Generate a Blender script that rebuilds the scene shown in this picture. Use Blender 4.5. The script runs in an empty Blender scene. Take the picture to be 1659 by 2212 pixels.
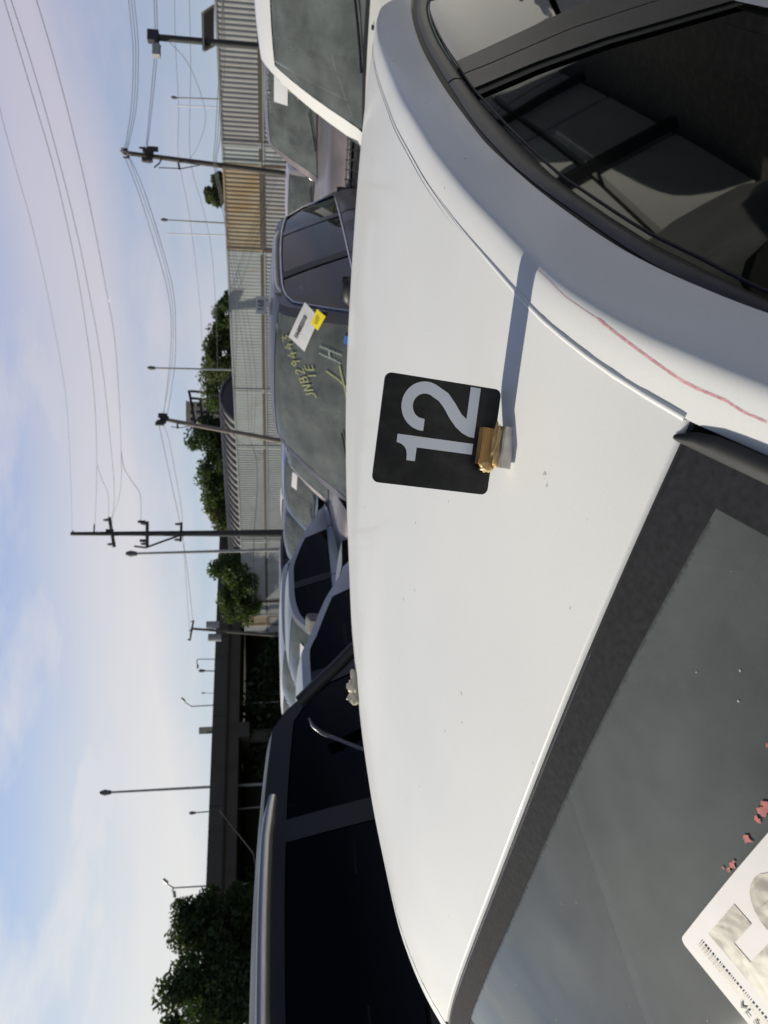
import bpy, bmesh, math, random
from mathutils import Vector, Matrix
R=math.radians
random.seed(7)
scene=bpy.context.scene
# ------------------------------------------------------------------ camera
# photograph coordinates below: a 1659 x 2212 view of the portrait picture; the phone was held sideways (world up = picture left)
F=1661.0; CZ=1.68; P=R(8.0); CP,SP=math.cos(P),math.sin(P)
cam=bpy.data.cameras.new('camera'); camo=bpy.data.objects.new('camera',cam); scene.collection.objects.link(camo)
fwd=Vector((0,CP,-SP)); up=Vector((0,SP,CP)); rt=Vector((1,0,0))
m3=Matrix((-up,rt,-fwd)).transposed(); m4=m3.to_4x4(); m4.translation=Vector((0,0,CZ)); camo.matrix_world=m4
cam.sensor_fit='VERTICAL'; cam.sensor_height=36; cam.lens=36*F/2212
cam.clip_start=.02; cam.clip_end=3000
cam.dof.use_dof=True; cam.dof.focus_distance=.85; cam.dof.aperture_fstop=13
scene.camera=camo
# ------------------------------------------------------------------ sky and sun
SUND=Vector((-.93,.37,0)).normalized(); SEL=R(31)
w=bpy.data.worlds.new('World'); scene.world=w; w.use_nodes=True
nt=w.node_tree; N=nt.nodes; L=nt.links
for n in list(N): N.remove(n)
out=N.new('ShaderNodeOutputWorld'); bg=N.new('ShaderNodeBackground'); bg.inputs[1].default_value=.092
sky=N.new('ShaderNodeTexSky'); sky.sky_type='NISHITA'; sky.sun_disc=False; sky.sun_elevation=SEL
sky.sun_rotation=math.atan2(SUND.x,SUND.y); sky.dust_density=1.2; sky.air_density=1.0; sky.ozone_density=3.0
tc=N.new('ShaderNodeTexCoord')
sep=N.new('ShaderNodeSeparateXYZ'); L.new(tc.outputs['Generated'],sep.inputs[0])
def math_(op,a,b=None,c=None,clamp=False):
    n=N.new('ShaderNodeMath'); n.operation=op; n.use_clamp=clamp
    for i,v in enumerate((a,b,c)):
        if v is None: continue
        if isinstance(v,(int,float)): n.inputs[i].default_value=v
        else: L.new(v,n.inputs[i])
    return n.outputs[0]
def wnoise(scale,sx,sz,detail=5,off=(0,0,0),rough=.55):
    mp=N.new('ShaderNodeMapping'); mp.inputs['Scale'].default_value=sx; mp.inputs['Location'].default_value=off; mp.inputs['Rotation'].default_value=sz
    L.new(tc.outputs['Generated'],mp.inputs[0]); n=N.new('ShaderNodeTexNoise'); n.inputs['Scale'].default_value=scale
    n.inputs['Detail'].default_value=detail; n.inputs['Roughness'].default_value=rough; L.new(mp.outputs[0],n.inputs[0]); return n.outputs[0]
def ramp(v,pts):
    r=N.new('ShaderNodeValToRGB'); e=r.color_ramp.elements
    while len(e)<len(pts): e.new(.5)
    for x,(p,c) in zip(e,pts): x.position=p; x.color=(c,c,c,1) if isinstance(c,(int,float)) else (*c,1)
    L.new(v,r.inputs[0]); return r.outputs[0]
n1=wnoise(1.7,(1,1,3.6),(R(4),R(-10),0),6,(.4,.1,.2))
n2=wnoise(4.2,(1,.7,3.4),(R(8),R(-24),R(20)),7,(1.3,2.1,0),.6)
el=math_('ARCSINE',sep.outputs[2])
tilt=math_('MULTIPLY_ADD',sep.outputs[0],-.11,el)      # a soft bank of cloud low over the horizon, sinking to the left
bd=math_('ADD',tilt,math_('MULTIPLY_ADD',n1,.16,-.08))
band=ramp(bd,[(.105,0),(.172,.95),(.225,.78),(.32,.12)])
wisps=ramp(math_('MULTIPLY_ADD',n2,.6,math_('MULTIPLY',n1,.4)),[(.42,0),(.60,.72)])
mask=math_('MAXIMUM',band,wisps)
side=math_('MULTIPLY_ADD',sep.outputs[0],.85,.5,True)
def cmix(f,a,b):
    n=N.new('ShaderNodeMix'); n.data_type='RGBA'
    for k,v in(('Factor',f),('A',a),('B',b)):
        if isinstance(v,tuple): n.inputs[k].default_value=(*v,1)
        else: L.new(v,n.inputs[k])
    return n.outputs['Result']
clear=cmix(side,ramp(el,[(0,(.60,.69,.72)),(.13,(.58,.69,.77)),(.34,(.39,.55,.86)),(.8,(.10,.21,.50))]),ramp(el,[(0,(.44,.52,.60)),(.13,(.36,.43,.58)),(.34,(.27,.33,.58)),(.8,(.12,.20,.42))]))
cloud=cmix(side,(.86,.85,.82),(.52,.50,.61))
air=cmix(mask,clear,cloud)
bg.inputs[1].default_value=.056; L.new(sky.outputs[0],bg.inputs[0])
bg2=N.new('ShaderNodeBackground'); bg2.inputs[1].default_value=1.0; L.new(air,bg2.inputs[0])
ms=N.new('ShaderNodeMixShader'); L.new(ramp(el,[(.34,1),(.62,0)]),ms.inputs[0]); L.new(bg.outputs[0],ms.inputs[1]); L.new(bg2.outputs[0],ms.inputs[2]); L.new(ms.outputs[0],out.inputs[0])
sl=bpy.data.lights.new('sun','SUN'); sl.energy=5.0; sl.angle=R(.55); sl.color=(1,.92,.765)
so=bpy.data.objects.new('sun',sl); scene.collection.objects.link(so)
sd=Vector((SUND.x*math.cos(SEL),SUND.y*math.cos(SEL),math.sin(SEL))); so.rotation_euler=sd.to_track_quat('Z','Y').to_euler(); so.location=(-20,8,30)
scene.render.engine='CYCLES'
vs=scene.view_settings; vs.view_transform='Standard'; vs.look='None'; vs.exposure=0; vs.gamma=1; vs.use_curve_mapping=False
scene.cycles.transparent_max_bounces=16; scene.cycles.max_bounces=10
# ------------------------------------------------------------------ helpers
def ray(vx,vy):
    x=((2212-vy)-1106)/F; y=(vx-829.5)/F
    return Vector((x,CP-y*SP,-(y*CP+SP)))
def at(vx,vy,Y):
    d=ray(vx,vy); return Vector((0,0,CZ))+d*(Y/d.y)
def link(o,parent=None):
    scene.collection.objects.link(o)
    if parent is not None: o.parent=parent
    return o
def tag(o,label=None,cat=None,group=None,kind=None):
    if label: o['label']=label
    if cat: o['category']=cat
    if group: o['group']=group
    if kind: o['kind']=kind
    return o
def thing(name,label,cat,loc=(0,0,0),rz=0,group=None):
    o=link(bpy.data.objects.new(name,None)); o.location=loc; o.rotation_euler=(0,0,rz); o.empty_display_size=.1
    return tag(o,label,cat,group)
class MB:
    def __init__(s): s.v=[]; s.f=[]; s.sm=[]
    def add(s,vs,fs,smooth=False):
        b=len(s.v); s.v+= [tuple(v) for v in vs]; s.f+=[tuple(b+i for i in f) for f in fs]; s.sm+=[smooth]*len(fs); return s
    def box(s,c,d,rz=0,M=None):
        c=Vector(c); x,y,z=[q/2 for q in d]; ca,sa=math.cos(rz),math.sin(rz)
        vs=[Vector((i*x*ca-j*y*sa,i*x*sa+j*y*ca,k*z))+c for k in(-1,1) for i,j in((-1,-1),(1,-1),(1,1),(-1,1))]
        if M: vs=[M@v for v in vs]
        return s.add(vs,[(3,2,1,0),(4,5,6,7),(0,1,5,4),(1,2,6,5),(2,3,7,6),(3,0,4,7)])
    def tube(s,pts,r,n=8,r2=None,cap=True):
        pts=[Vector(p) for p in pts]; k=len(pts); vs=[]; fs=[]
        t0=(pts[1]-pts[0]).normalized(); a=t0.orthogonal().normalized()
        for i,p in enumerate(pts):
            t=(pts[min(i+1,k-1)]-pts[max(i-1,0)]).normalized(); a=(a-t*a.dot(t)); a=a.normalized() if a.length>1e-6 else t.orthogonal().normalized()
            b=t.cross(a); rr=r if r2 is None else r+(r2-r)*i/(k-1)
            if isinstance(r,(list,tuple)): rr=r[i]
            vs+=[p+a*math.cos(2*math.pi*j/n)*rr+b*math.sin(2*math.pi*j/n)*rr for j in range(n)]
        for i in range(k-1):
            for j in range(n): fs.append((i*n+j,i*n+(j+1)%n,(i+1)*n+(j+1)%n,(i+1)*n+j))
        s.add(vs,fs,True)
        if cap: s.add(vs[:n],[tuple(reversed(range(n)))]); s.add(vs[-n:],[tuple(range(n))])
        return s
    def patch(s,f,u0,u1,v0,v1,n,m,smooth=True,flip=False):
        vs=[f(u0+(u1-u0)*i/n,v0+(v1-v0)*j/m) for i in range(n+1) for j in range(m+1)]
        fs=[(i*(m+1)+j,(i+1)*(m+1)+j,(i+1)*(m+1)+j+1,i*(m+1)+j+1) for i in range(n) for j in range(m)]
        if flip: fs=[tuple(reversed(q)) for q in fs]
        return s.add(vs,fs,smooth)
    def build(s,name,mat,parent=None,solid=None,off=-1,bevel=None,sub=0):
        me=bpy.data.meshes.new(name); me.from_pydata(s.v,[],s.f); me.polygons.foreach_set('use_smooth',s.sm); me.update()
        me.materials.append(mat)
        o=link(bpy.data.objects.new(name,me),parent)
        if solid: q=o.modifiers.new('s','SOLIDIFY'); q.thickness=solid; q.offset=off
        if bevel: q=o.modifiers.new('b','BEVEL'); q.width=bevel; q.segments=2; q.limit_method='ANGLE'
        if sub: q=o.modifiers.new('u','SUBSURF'); q.levels=sub; q.render_levels=sub
        return o
def interp(x,pts):
    # smooth (monotone hermite) interpolation through points
    n=len(pts)
    if x<=pts[0][0]: return pts[0][1]+(pts[1][1]-pts[0][1])/(pts[1][0]-pts[0][0])*(x-pts[0][0])
    if x>=pts[-1][0]: return pts[-1][1]+(pts[-1][1]-pts[-2][1])/(pts[-1][0]-pts[-2][0])*(x-pts[-1][0])
    d=[(pts[i+1][1]-pts[i][1])/(pts[i+1][0]-pts[i][0]) for i in range(n-1)]
    m=[d[0]]+[0 if d[i-1]*d[i]<=0 else 2*d[i-1]*d[i]/(d[i-1]+d[i]) for i in range(1,n-1)]+[d[-1]]
    for i in range(n-1):
        if x<=pts[i+1][0]:
            h=pts[i+1][0]-pts[i][0]; t=(x-pts[i][0])/h; t2,t3=t*t,t*t*t
            return (2*t3-3*t2+1)*pts[i][1]+(t3-2*t2+t)*h*m[i]+(-2*t3+3*t2)*pts[i+1][1]+(t3-t2)*h*m[i+1]
def lin(x,pts):
    if x<=pts[0][0]: return pts[0][1]
    for a,b in zip(pts,pts[1:]):
        if x<=b[0]: return a[1]+(b[1]-a[1])*(x-a[0])/(b[0]-a[0])
    return pts[-1][1]
def text_geo(body,size,bold=0.0,ext=0.0,res=3):
    cu=bpy.data.curves.new('t','FONT'); cu.body=body; cu.size=size; cu.offset=bold; cu.extrude=ext; cu.resolution_u=res; cu.align_x='CENTER'; cu.align_y='CENTER'
    o=bpy.data.objects.new('t',cu); scene.collection.objects.link(o)
    me=bpy.data.meshes.new_from_object(o.evaluated_get(bpy.context.evaluated_depsgraph_get()))
    vs=[v.co.copy() for v in me.vertices]; fs=[tuple(p.vertices) for p in me.polygons]
    bpy.data.objects.remove(o); bpy.data.curves.remove(cu); bpy.data.meshes.remove(me)
    return vs,fs
# ------------------------------------------------------------------ materials
class Mat:
    def __init__(s,name):
        s.m=bpy.data.materials.new(name); s.m.use_nodes=True; s.nt=s.m.node_tree; s.N=s.nt.nodes; s.L=s.nt.links
        s.b=s.N['Principled BSDF']; s.o=s.N['Material Output']; s._tc=None
    def tc(s,kind='Object'):
        if not s._tc: s._tc=s.N.new('ShaderNodeTexCoord')
        return s._tc.outputs[kind]
    def set(s,**k):
        nm=dict(col='Base Color',rough='Roughness',metal='Metallic',spec='Specular IOR Level',coat='Coat Weight',crough='Coat Roughness',trans='Transmission Weight',alpha='Alpha',ior='IOR',sheen='Sheen Weight',emis='Emission Color',es='Emission Strength',sss='Subsurface Weight')
        for a,v in k.items():
            if a in('col','emis') and len(v)==3: v=(*v,1)
            s.b.inputs[nm[a]].default_value=v
        return s
    def noise(s,scale,detail=4,sc=(1,1,1),rough=.5,kind='Object',dist=0):
        mp=s.N.new('ShaderNodeMapping'); mp.inputs['Scale'].default_value=sc; s.L.new(s.tc(kind),mp.inputs[0])
        n=s.N.new('ShaderNodeTexNoise'); n.inputs['Scale'].default_value=scale; n.inputs['Detail'].default_value=detail; n.inputs['Roughness'].default_value=rough; n.inputs['Distortion'].default_value=dist
        s.L.new(mp.outputs[0],n.inputs[0]); return n.outputs['Fac']
    def ramp(s,v,pts,interp='LINEAR'):
        r=s.N.new('ShaderNodeValToRGB'); r.color_ramp.interpolation=interp; e=r.color_ramp.elements
        while len(e)<len(pts): e.new(.5)
        for x,(p,c) in zip(e,pts): x.position=p; x.color=(c,c,c,1) if isinstance(c,(int,float)) else (*c,1)
        s.L.new(v,r.inputs[0]); return r.outputs[0]
    def mix(s,f,a,b,to=None,blend='MIX'):
        n=s.N.new('ShaderNodeMix'); n.data_type='RGBA'; n.blend_type=blend
        for k,v in(('Factor',f),('A',a),('B',b)):
            if isinstance(v,(int,float)): n.inputs[k].default_value=v
            elif isinstance(v,tuple): n.inputs[k].default_value=(*v,1) if len(v)==3 else v
            else: s.L.new(v,n.inputs[k])
        if to: s.L.new(n.outputs['Result'],s.b.inputs[to])
        return n.outputs['Result']
    def to(s,v,inp): s.L.new(v,s.b.inputs[inp]); return s
    def bump(s,v,dist=.002,strength=.5):
        b=s.N.new('ShaderNodeBump'); b.inputs['Distance'].default_value=dist; b.inputs['Strength'].default_value=strength; s.L.new(v,b.inputs['Height']); s.L.new(b.outputs[0],s.b.inputs['Normal']); return s
def simple(name,col,rough=.5,metal=0,spec=.5,var=.15,scale=8,**k):
    m=Mat(name); m.set(rough=rough,metal=metal,spec=spec,**k)
    n=m.noise(scale,5); a=tuple(c*(1-var) for c in col); b=tuple(min(1,c*(1+var)) for c in col)
    m.to(m.ramp(n,[(.3,a),(.7,b)]),'Base Color'); return m.m
def paint(name,col,metal=0.0,rough=.32,dust=.18,coat=.6,dustcol=(.30,.28,.25)):
    m=Mat(name); m.set(metal=metal,rough=rough,coat=coat,crough=.06)
    f=m.ramp(m.noise(2.2,8,rough=.65),[(.35,dust*.3),(.75,dust)])
    m.mix(f,col,dustcol,'Base Color'); m.to(m.ramp(m.noise(3.1,6),[(.3,rough*.85),(.7,min(1,rough*1.3))]),'Roughness'); return m.m
def glass(name,tint=(.10,.13,.13),dust=.10,dustcol=(.42,.43,.41),trans=.8,refl_rough=.02,spec_ior=.05):
    m=Mat(name); m.N.remove(m.b); N_,L_=m.N,m.L
    tr=N_.new('ShaderNodeBsdfTransparent'); tr.inputs[0].default_value=(*tint,1)
    gl=N_.new('ShaderNodeBsdfGlossy'); gl.inputs['Roughness'].default_value=refl_rough
    lw=N_.new('ShaderNodeLayerWeight'); lw.inputs[0].default_value=.5; pw=N_.new('ShaderNodeMath'); pw.operation='POWER'; pw.inputs[1].default_value=4.6; L_.new(lw.outputs['Facing'],pw.inputs[0]); fr=N_.new('ShaderNodeMath'); fr.operation='MULTIPLY_ADD'; fr.inputs[1].default_value=.93; fr.inputs[2].default_value=spec_ior; L_.new(pw.outputs[0],fr.inputs[0])
    df=N_.new('ShaderNodeBsdfDiffuse'); df.inputs[0].default_value=(*dustcol,1)
    geo=N_.new('ShaderNodeNewGeometry')
    a=N_.new('ShaderNodeMixShader'); b=N_.new('ShaderNodeMixShader')
    dm=m.ramp(m.noise(4.5,8,rough=.6),[(.3,dust*.55),(.7,dust*1.25)])
    L_.new(dm,a.inputs[0]); L_.new(tr.outputs[0],a.inputs[1]); L_.new(df.outputs[0],a.inputs[2])
    L_.new(fr.outputs[0],b.inputs[0]); L_.new(a.outputs[0],b.inputs[1]); L_.new(gl.outputs[0],b.inputs[2])
    L_.new(b.outputs[0],m.o.inputs[0]); return m.m
# hero paint: white, slightly warm, with fine dust, swirl scratches and dark specks
def hero_paint():
    m=Mat('white_paint'); m.set(rough=.45,coat=.22,crough=.10,spec=.28)
    big=m.ramp(m.noise(1.6,4,rough=.5),[(.35,(.67,.68,.675)),(.65,(.735,.742,.735))])
    scr=m.ramp(m.noise(9,9,(1,9,3),.75,dist=.3),[(.58,0),(.80,.14)])
    c1=m.mix(scr,big,(.56,.55,.50))
    spk=m.ramp(m.noise(62,2,rough=.4),[(.765,0),(.79,.75)])
    c2=m.mix(spk,c1,(.28,.27,.25))
    fine=m.ramp(m.noise(420,2),[(.35,.985),(.65,1.01)])
    m.mix(1.0,c2,fine,'Base Color','MULTIPLY')
    m.to(m.ramp(m.noise(5,7,rough=.7),[(.3,.38),(.7,.55)]),'Roughness'); return m.m
M={}
M['hero']=hero_paint()
M['rubber']=simple('black_rubber',(.012,.013,.016),.55,spec=.35)
M['molding']=simple('dark_window_molding',(.045,.043,.045),.42,spec=.45,scale=30)
M['pillar_film']=simple('matt_black_pillar_film',(.07,.062,.06),.45,spec=.5,scale=20)
M['chrome']=simple('chrome_trim',(.62,.62,.64),.16,1,var=.1)
M['rail_silver']=simple('satin_aluminium',(.60,.59,.57),.34,.85,var=.08)
M['blackplastic']=simple('black_plastic',(.02,.021,.024),.5,spec=.4)
M['interior']=simple('dark_interior',(.03,.032,.035),.85,spec=.2)
M['seat']=simple('grey_seat_cloth',(.20,.20,.19),.9,spec=.15,scale=40)
M['beige']=simple('beige_trim',(.22,.21,.19),.8,spec=.2)
M['tyre']=simple('tyre_rubber',(.02,.02,.02),.85)
M['rim']=simple('alloy_rim',(.45,.46,.48),.3,.9)
M['lens']=simple('clear_lamp_lens',(.75,.77,.8),.08,.6,var=.3,scale=60)
M['red_lens']=simple('red_lamp_lens',(.55,.03,.04),.15)
M['label_white']=simple('white_label_paper',(.62,.62,.63),.6,var=.03)
M['yellow']=simple('yellow_tag_paper',(.85,.70,.02),.6,var=.06)
M['ink']=simple('black_ink',(.03,.03,.035),.6)
M['blueink']=simple('blue_sticker',(.03,.14,.42),.5)
M['chalk']=simple('yellow_paint_marker',(.27,.28,.13),.7,var=.2,scale=60)
M['chalkw']=simple('pale_paint_marker',(.24,.30,.28),.7,var=.2,scale=60)
M['gl_side']=glass('dark_side_glass',(.10,.13,.14),.015,(.25,.27,.28),spec_ior=.03)
M['gl_black']=glass('privacy_glass',(.012,.015,.02),.004,(.12,.14,.18),spec_ior=.018)
M['gl_front']=glass('dusty_windshield_glass',(.42,.52,.50),.27,(.38,.42,.41))
M['gl_hero']=glass('hero_side_glass',(.05,.066,.066),.008,(.3,.33,.33))
M['hdash']=simple('grey_dashboard',(.36,.38,.365),.8,spec=.2)
M['gl_heroW']=glass('hero_windshield_glass',(.62,.70,.68),.30,(.34,.37,.36),refl_rough=.035)
def G(name,c,**k): M[name]=paint(name,c,**k)
G('paint_white',(.74,.74,.72),rough=.4,dust=.08)
G('paint_grey',(.075,.074,.095),metal=.6,rough=.38,dust=.10,coat=.2)
G('paint_mauve',(.27,.24,.25),metal=.7,rough=.42,coat=.25)
G('paint_black',(.005,.007,.011),rough=.45,dust=.012,coat=.02)
G('paint_silver',(.50,.52,.54),metal=.7,rough=.40,coat=.3)
G('paint_silver2',(.40,.42,.44),metal=.75,rough=.40,coat=.3)
G('paint_blue',(.03,.075,.20),metal=.3,rough=.35)
G('paint_dark',(.045,.04,.06),metal=.4,rough=.35,coat=.3)
G('paint_pale',(.42,.37,.38),metal=.2,rough=.4)

# ------------------------------------------------------------------ ground
def ground_mat():
    m=Mat('gravel_asphalt'); m.set(rough=.9,spec=.2)
    a=m.ramp(m.noise(.25,6,rough=.6),[(.3,(.075,.072,.066)),(.7,(.12,.115,.105))])
    m.mix(m.ramp(m.noise(18,4),[(.45,0),(.7,.5)]),a,(.19,.18,.16),'Base Color'); m.bump(m.noise(30,4),.02,.6); return m.m
g=MB(); g.patch(lambda u,v:(u,v,0),-900,900,-300,1500,24,24,False)
tag(g.build('ground',ground_mat()),kind='structure')
# ================================================================== generic parked car
HEAD=R(39.5)                                   # every car in the lot is parked along this heading
CS,SN=math.cos(HEAD),math.sin(HEAD)
def make_car(name,label,loc,style='suv',L=4.7,W=1.86,H=1.72,paintm='paint_grey',glassm='gl_side',frontglass='gl_front',rails=None,trim=None,mirror=None,rz=-HEAD,detail=True,group='wrecked cars parked in rows in the yard',mirrors=(1,-1),zbelt=None,seats=True,cat='car',win_top=.07,hdrop=.055,zcf=.62,msz=1.0):
    root=thing(name,label,cat,loc,rz,group)
    pm=M[paintm]; gm=M[glassm]; fg=M[frontglass]
    h=L/2
    if style=='suv':
        cow,zc=-h+1.22,H*zcf; hd=-h+1.98; rr=h-.62; rb=h-.14; zr=H*.63
        top=[(-h,H*.42),(-h+.06,H*.50),(-h+.35,H*(zcf-.045)),(cow,zc),((cow+hd)/2,zc+(H-hdrop-zc)*.56),(hd,H-hdrop),(hd+.45,H-hdrop*.15),(hd+1.1,H),(rr,H-.05),(rb,zr),(h-.03,H*.60),(h,H*.5)]
    elif style=='pickup':
        cow,zc=-h+1.35,H*.66; hd=-h+2.0; rr=hd+1.7; rb=rr+.25; zr=H*.62
        top=[(-h,H*.5),(-h+.05,H*.57),(-h+.35,H*.62),(cow,zc),((cow+hd)/2,zc+(H-.05-zc)*.56),(hd,H-.05),(hd+.4,H),(rr,H-.03),(rb,zr),(h-.03,H*.61),(h,H*.5)]
    else:
        cow,zc=-h+1.25,H*.66; hd=-h+2.05; rr=h-1.35; rb=h-.55; zr=H*.72
        top=[(-h,H*.40),(-h+.06,H*.50),(-h+.4,H*.585),(cow,zc),((cow+hd)/2,zc+(H-.05-zc)*.57),(hd,H-.05),(hd+.4,H-.004),(hd+.85,H),(rr,H-.07),((rr+rb)/2,(H-.07+zr)/2+.02),(rb,zr),(h-.08,zr-.04),(h,H*.55)]
    zbf=zbelt or H*.60
    zt=lambda y:interp(y,top)
    wp=lambda y:W/2*(1-.16*(abs(y)/h)**5)
    belt=lambda y:zbf+.06*(y+h)/L
    def zb(y): return min(belt(y),zt(y)-.035)
    def crown(y): return .03 if cow<y<rb else .022
    def ze(y): return max(zb(y),zt(y)-crown(y)*1.4)
    wb=lambda y:wp(y)-.055
    def sw(y,z):
        q=max(0,z-zb(y)); return wb(y)-.36*q-.10*q*q
    def T(y,t):
        we=sw(y,ze(y)); ff=max(0,min(1,(hd+.45-y)/.45)); fr_=max(0,min(1,(y-rr+.4)/.4)); yy=y+.09*t*t*ff*max(.3,min(1,(y+h)/.9))-.07*t*t*fr_
        return Vector((we*t,yy,zt(y)-(zt(y)-ze(y))*abs(t)**2.6))
    def Sd(y,z,s=1,off=0): 
        e=T(y,1).y-y if z>zb(y)+.02 else 0
        q=min(1,max(0,(z-zb(y))/max(.05,ze(y)-zb(y))))
        return Vector((s*(sw(y,z)+off),y+e*q,z))
    b=MB()
    # lower body with wheel arches
    fw,rw,wr=-h+.88,h-.95,.36
    def bz(y):
        z=.24
        for c in(fw,rw):
            d=abs(y-c)
            if d<wr+.02: z=max(z,.34+math.sqrt(max(0,(wr+.02)**2-d*d))*.98)
        return z
    ys=sorted(set([round(-h+L*i/40,3) for i in range(41)]+[fw-.38,fw+.38,rw-.38,rw+.38]))
    prof=[(0,0),(.12,1.0),(.45,1.0),(.75,1.0),(.92,.99),(1,0)]
    for s in(1,-1):
        vs=[];k=6
        for y in ys:
            z0,z1=bz(y),zb(y)
            for a,q in((0,-.03),(.15,.0),(.45,.004),(.70,.0),(.9,-.022),(1.0,-.055)):
                vs.append(Vector((s*(wp(y)+q),y,z0+(z1-z0)*a)))
        fs=[(i*k+j,(i+1)*k+j,(i+1)*k+j+1,i*k+j+1) for i in range(len(ys)-1) for j in range(k-1)]
        if s<0: fs=[tuple(reversed(f)) for f in fs]
        b.add(vs,fs,True)
    for y,fl in((-h,0),(h,1)):
        k=[Vector((sx*(wp(y)+q),y,bz(y)+(zb(y)-bz(y))*a)) for sx,seq in((1,((0,-.03),(.15,0),(.45,.004),(.7,0),(.9,-.022),(1,-.055))),(-1,((1,-.055),(.9,-.022),(.7,0),(.45,.004),(.15,0),(0,-.03)))) for a,q in seq]
        b.add(k,[tuple(range(12)) if not fl else tuple(reversed(range(12)))])
    # hood, roof skin, deck
    b.patch(T,-h,cow-.02,-1,1,12,14)
    b.patch(T,hd,rr,-1,1,16,14)
    b.patch(T,rb,h,-1,1,6,14)
    for t0,t1 in((-1,-.90),(.90,1)):
        b.patch(T,cow-.02,hd,t0,t1,8,2); b.patch(T,rr,rb,t0,t1,6,2)
    # side frame
    mg=win_top
    f0=cow+.22; bp0,bp1=(cow+1.28,cow+1.40) if style!='pickup' else (cow+1.25,cow+1.35)
    cp0=bp1+.86 if style!='pickup' else rr-.12; q1=rr+.18
    for s in(1,-1):
        fl=s>0
        top_=lambda y,a:Sd(y,max(zb(y),ze(y)-mg*(1-a)),s)
        b.patch(top_,cow-.02,rb,0,1,36,2,True,not fl)
        full=lambda y,a:Sd(y,zb(y)+(max(zb(y),ze(y)-mg*.9)-zb(y))*a,s)
        b.patch(full,cow-.02,f0,0,1,4,2,True,not fl)
        b.patch(full,cp0,cp0+.10,0,1,2,3,True,not fl)
        b.patch(full,(q1 if style=='suv' else cp0+.1),rb,0,1,6,3,True,not fl)
    body=b.build('body',pm,root)
    # glazing
    gl=MB(); gl.patch(lambda y,t:T(y,t)+Vector((0,0,-.004)),cow+.01,hd-.01,-.90,.90,10,12)
    ws=gl.build('windshield',fg,root)
    gl=MB(); gl.patch(lambda y,t:T(y,t)+Vector((0,0,-.004)),rr+.02,rb-.01,-.9,.9,6,10); gl.build('rear_window',gm,root)
    wins=[(f0,bp0),(bp1,cp0)]+([(cp0+.10,q1)] if style=='suv' else [])
    for s in(1,-1):
        for a_,b_ in wins:
            gl=MB(); gl.patch(lambda y,a:Sd(y,zb(y)+.015+(max(zb(y)+.02,ze(y)-mg)-zb(y)-.015)*a,s,-.006),a_-.02,b_+.02,0,1,8,5,True,s<0)
            gl.build('side_window',gm,root)
        bp=MB(); bp.patch(lambda y,a:Sd(y,zb(y)+(ze(y)-mg-zb(y))*a,s,.003),bp0,bp1,0,1,1,4,True,s<0); bp.build('door_pillar',M['blackplastic'],root)
        if trim:
            tb=MB(); y0,y1=f0-.02,(q1 if style=='suv' else cp0+.05)
            n=18; up_=[Sd(y0+(y1-y0)*i/n,max(zb(y0+(y1-y0)*i/n)+.02,ze(y0+(y1-y0)*i/n)-mg),s,.004) for i in range(n+1)]
            dn=[Sd(y0+(y1-y0)*i/n,zb(y0+(y1-y0)*i/n)+.01,s,.004) for i in range(n,-1,-1)]
            tb.tube(up_+dn+[up_[0]],.011,6); tb.build('window_trim',M[trim],root)
        # door seams
        for yy in(f0-.04,bp0+.06,cp0+.03):
            sm=MB(); pts=[Vector((s*(wp(yy)+q+.001),yy,bz(yy)+(zb(yy)-bz(yy))*a)) for a,q in((.15,0),(.45,.004),(.70,.0),(.9,-.022),(1.0,-.055))]
            sm.tube(pts,.004,4); sm.build('door_seam',M['rubber'],root)
        for yy in(bp0-.12,cp0-.1):
            hdn=MB(); z=zb(yy)-.14; x=s*(wp(yy)+.012); hdn.tube([(x,yy-.09,z),(x+s*.022,yy-.06,z),(x+s*.022,yy+.06,z),(x,yy+.09,z)],.012,6); hdn.build('door_handle',M['chrome'] if trim else pm,root)
        if s in mirrors:
            mm=MB(); c=Vector((s*(wb(f0)+.13),f0+.05,zb(f0)+.10))
            rings=[]
            for i in range(7):
                a=-1+2*i/6; rr_=math.sqrt(max(.05,1-a*a*.93))
                rings.append([c+Vector((s*a*.10,-.02+math.cos(t)*.05*rr_,math.sin(t)*.062*rr_)) for t in [k*2*math.pi/10 for k in range(10)]])
            vs=[v for r_ in rings for v in r_]; fs=[(i*10+j,(i+1)*10+j,(i+1)*10+(j+1)%10,i*10+(j+1)%10) for i in range(6) for j in range(10)]+[tuple(range(10)),tuple(reversed(range(60,70)))]
            mm.add(vs,fs,True); mm.box(c+Vector((-s*.12,.0,-.05)),(.10,.05,.03)); mo=mm.build('mirror',M[mirror] if mirror else pm,root)
            mg_=MB(); mg_.patch(lambda u,v:c+Vector((s*u*.085,.040,v*.055)),-1,1,-1,1,2,2,False); mg_.build('mirror_glass',M['chrome'],mo)
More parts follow.
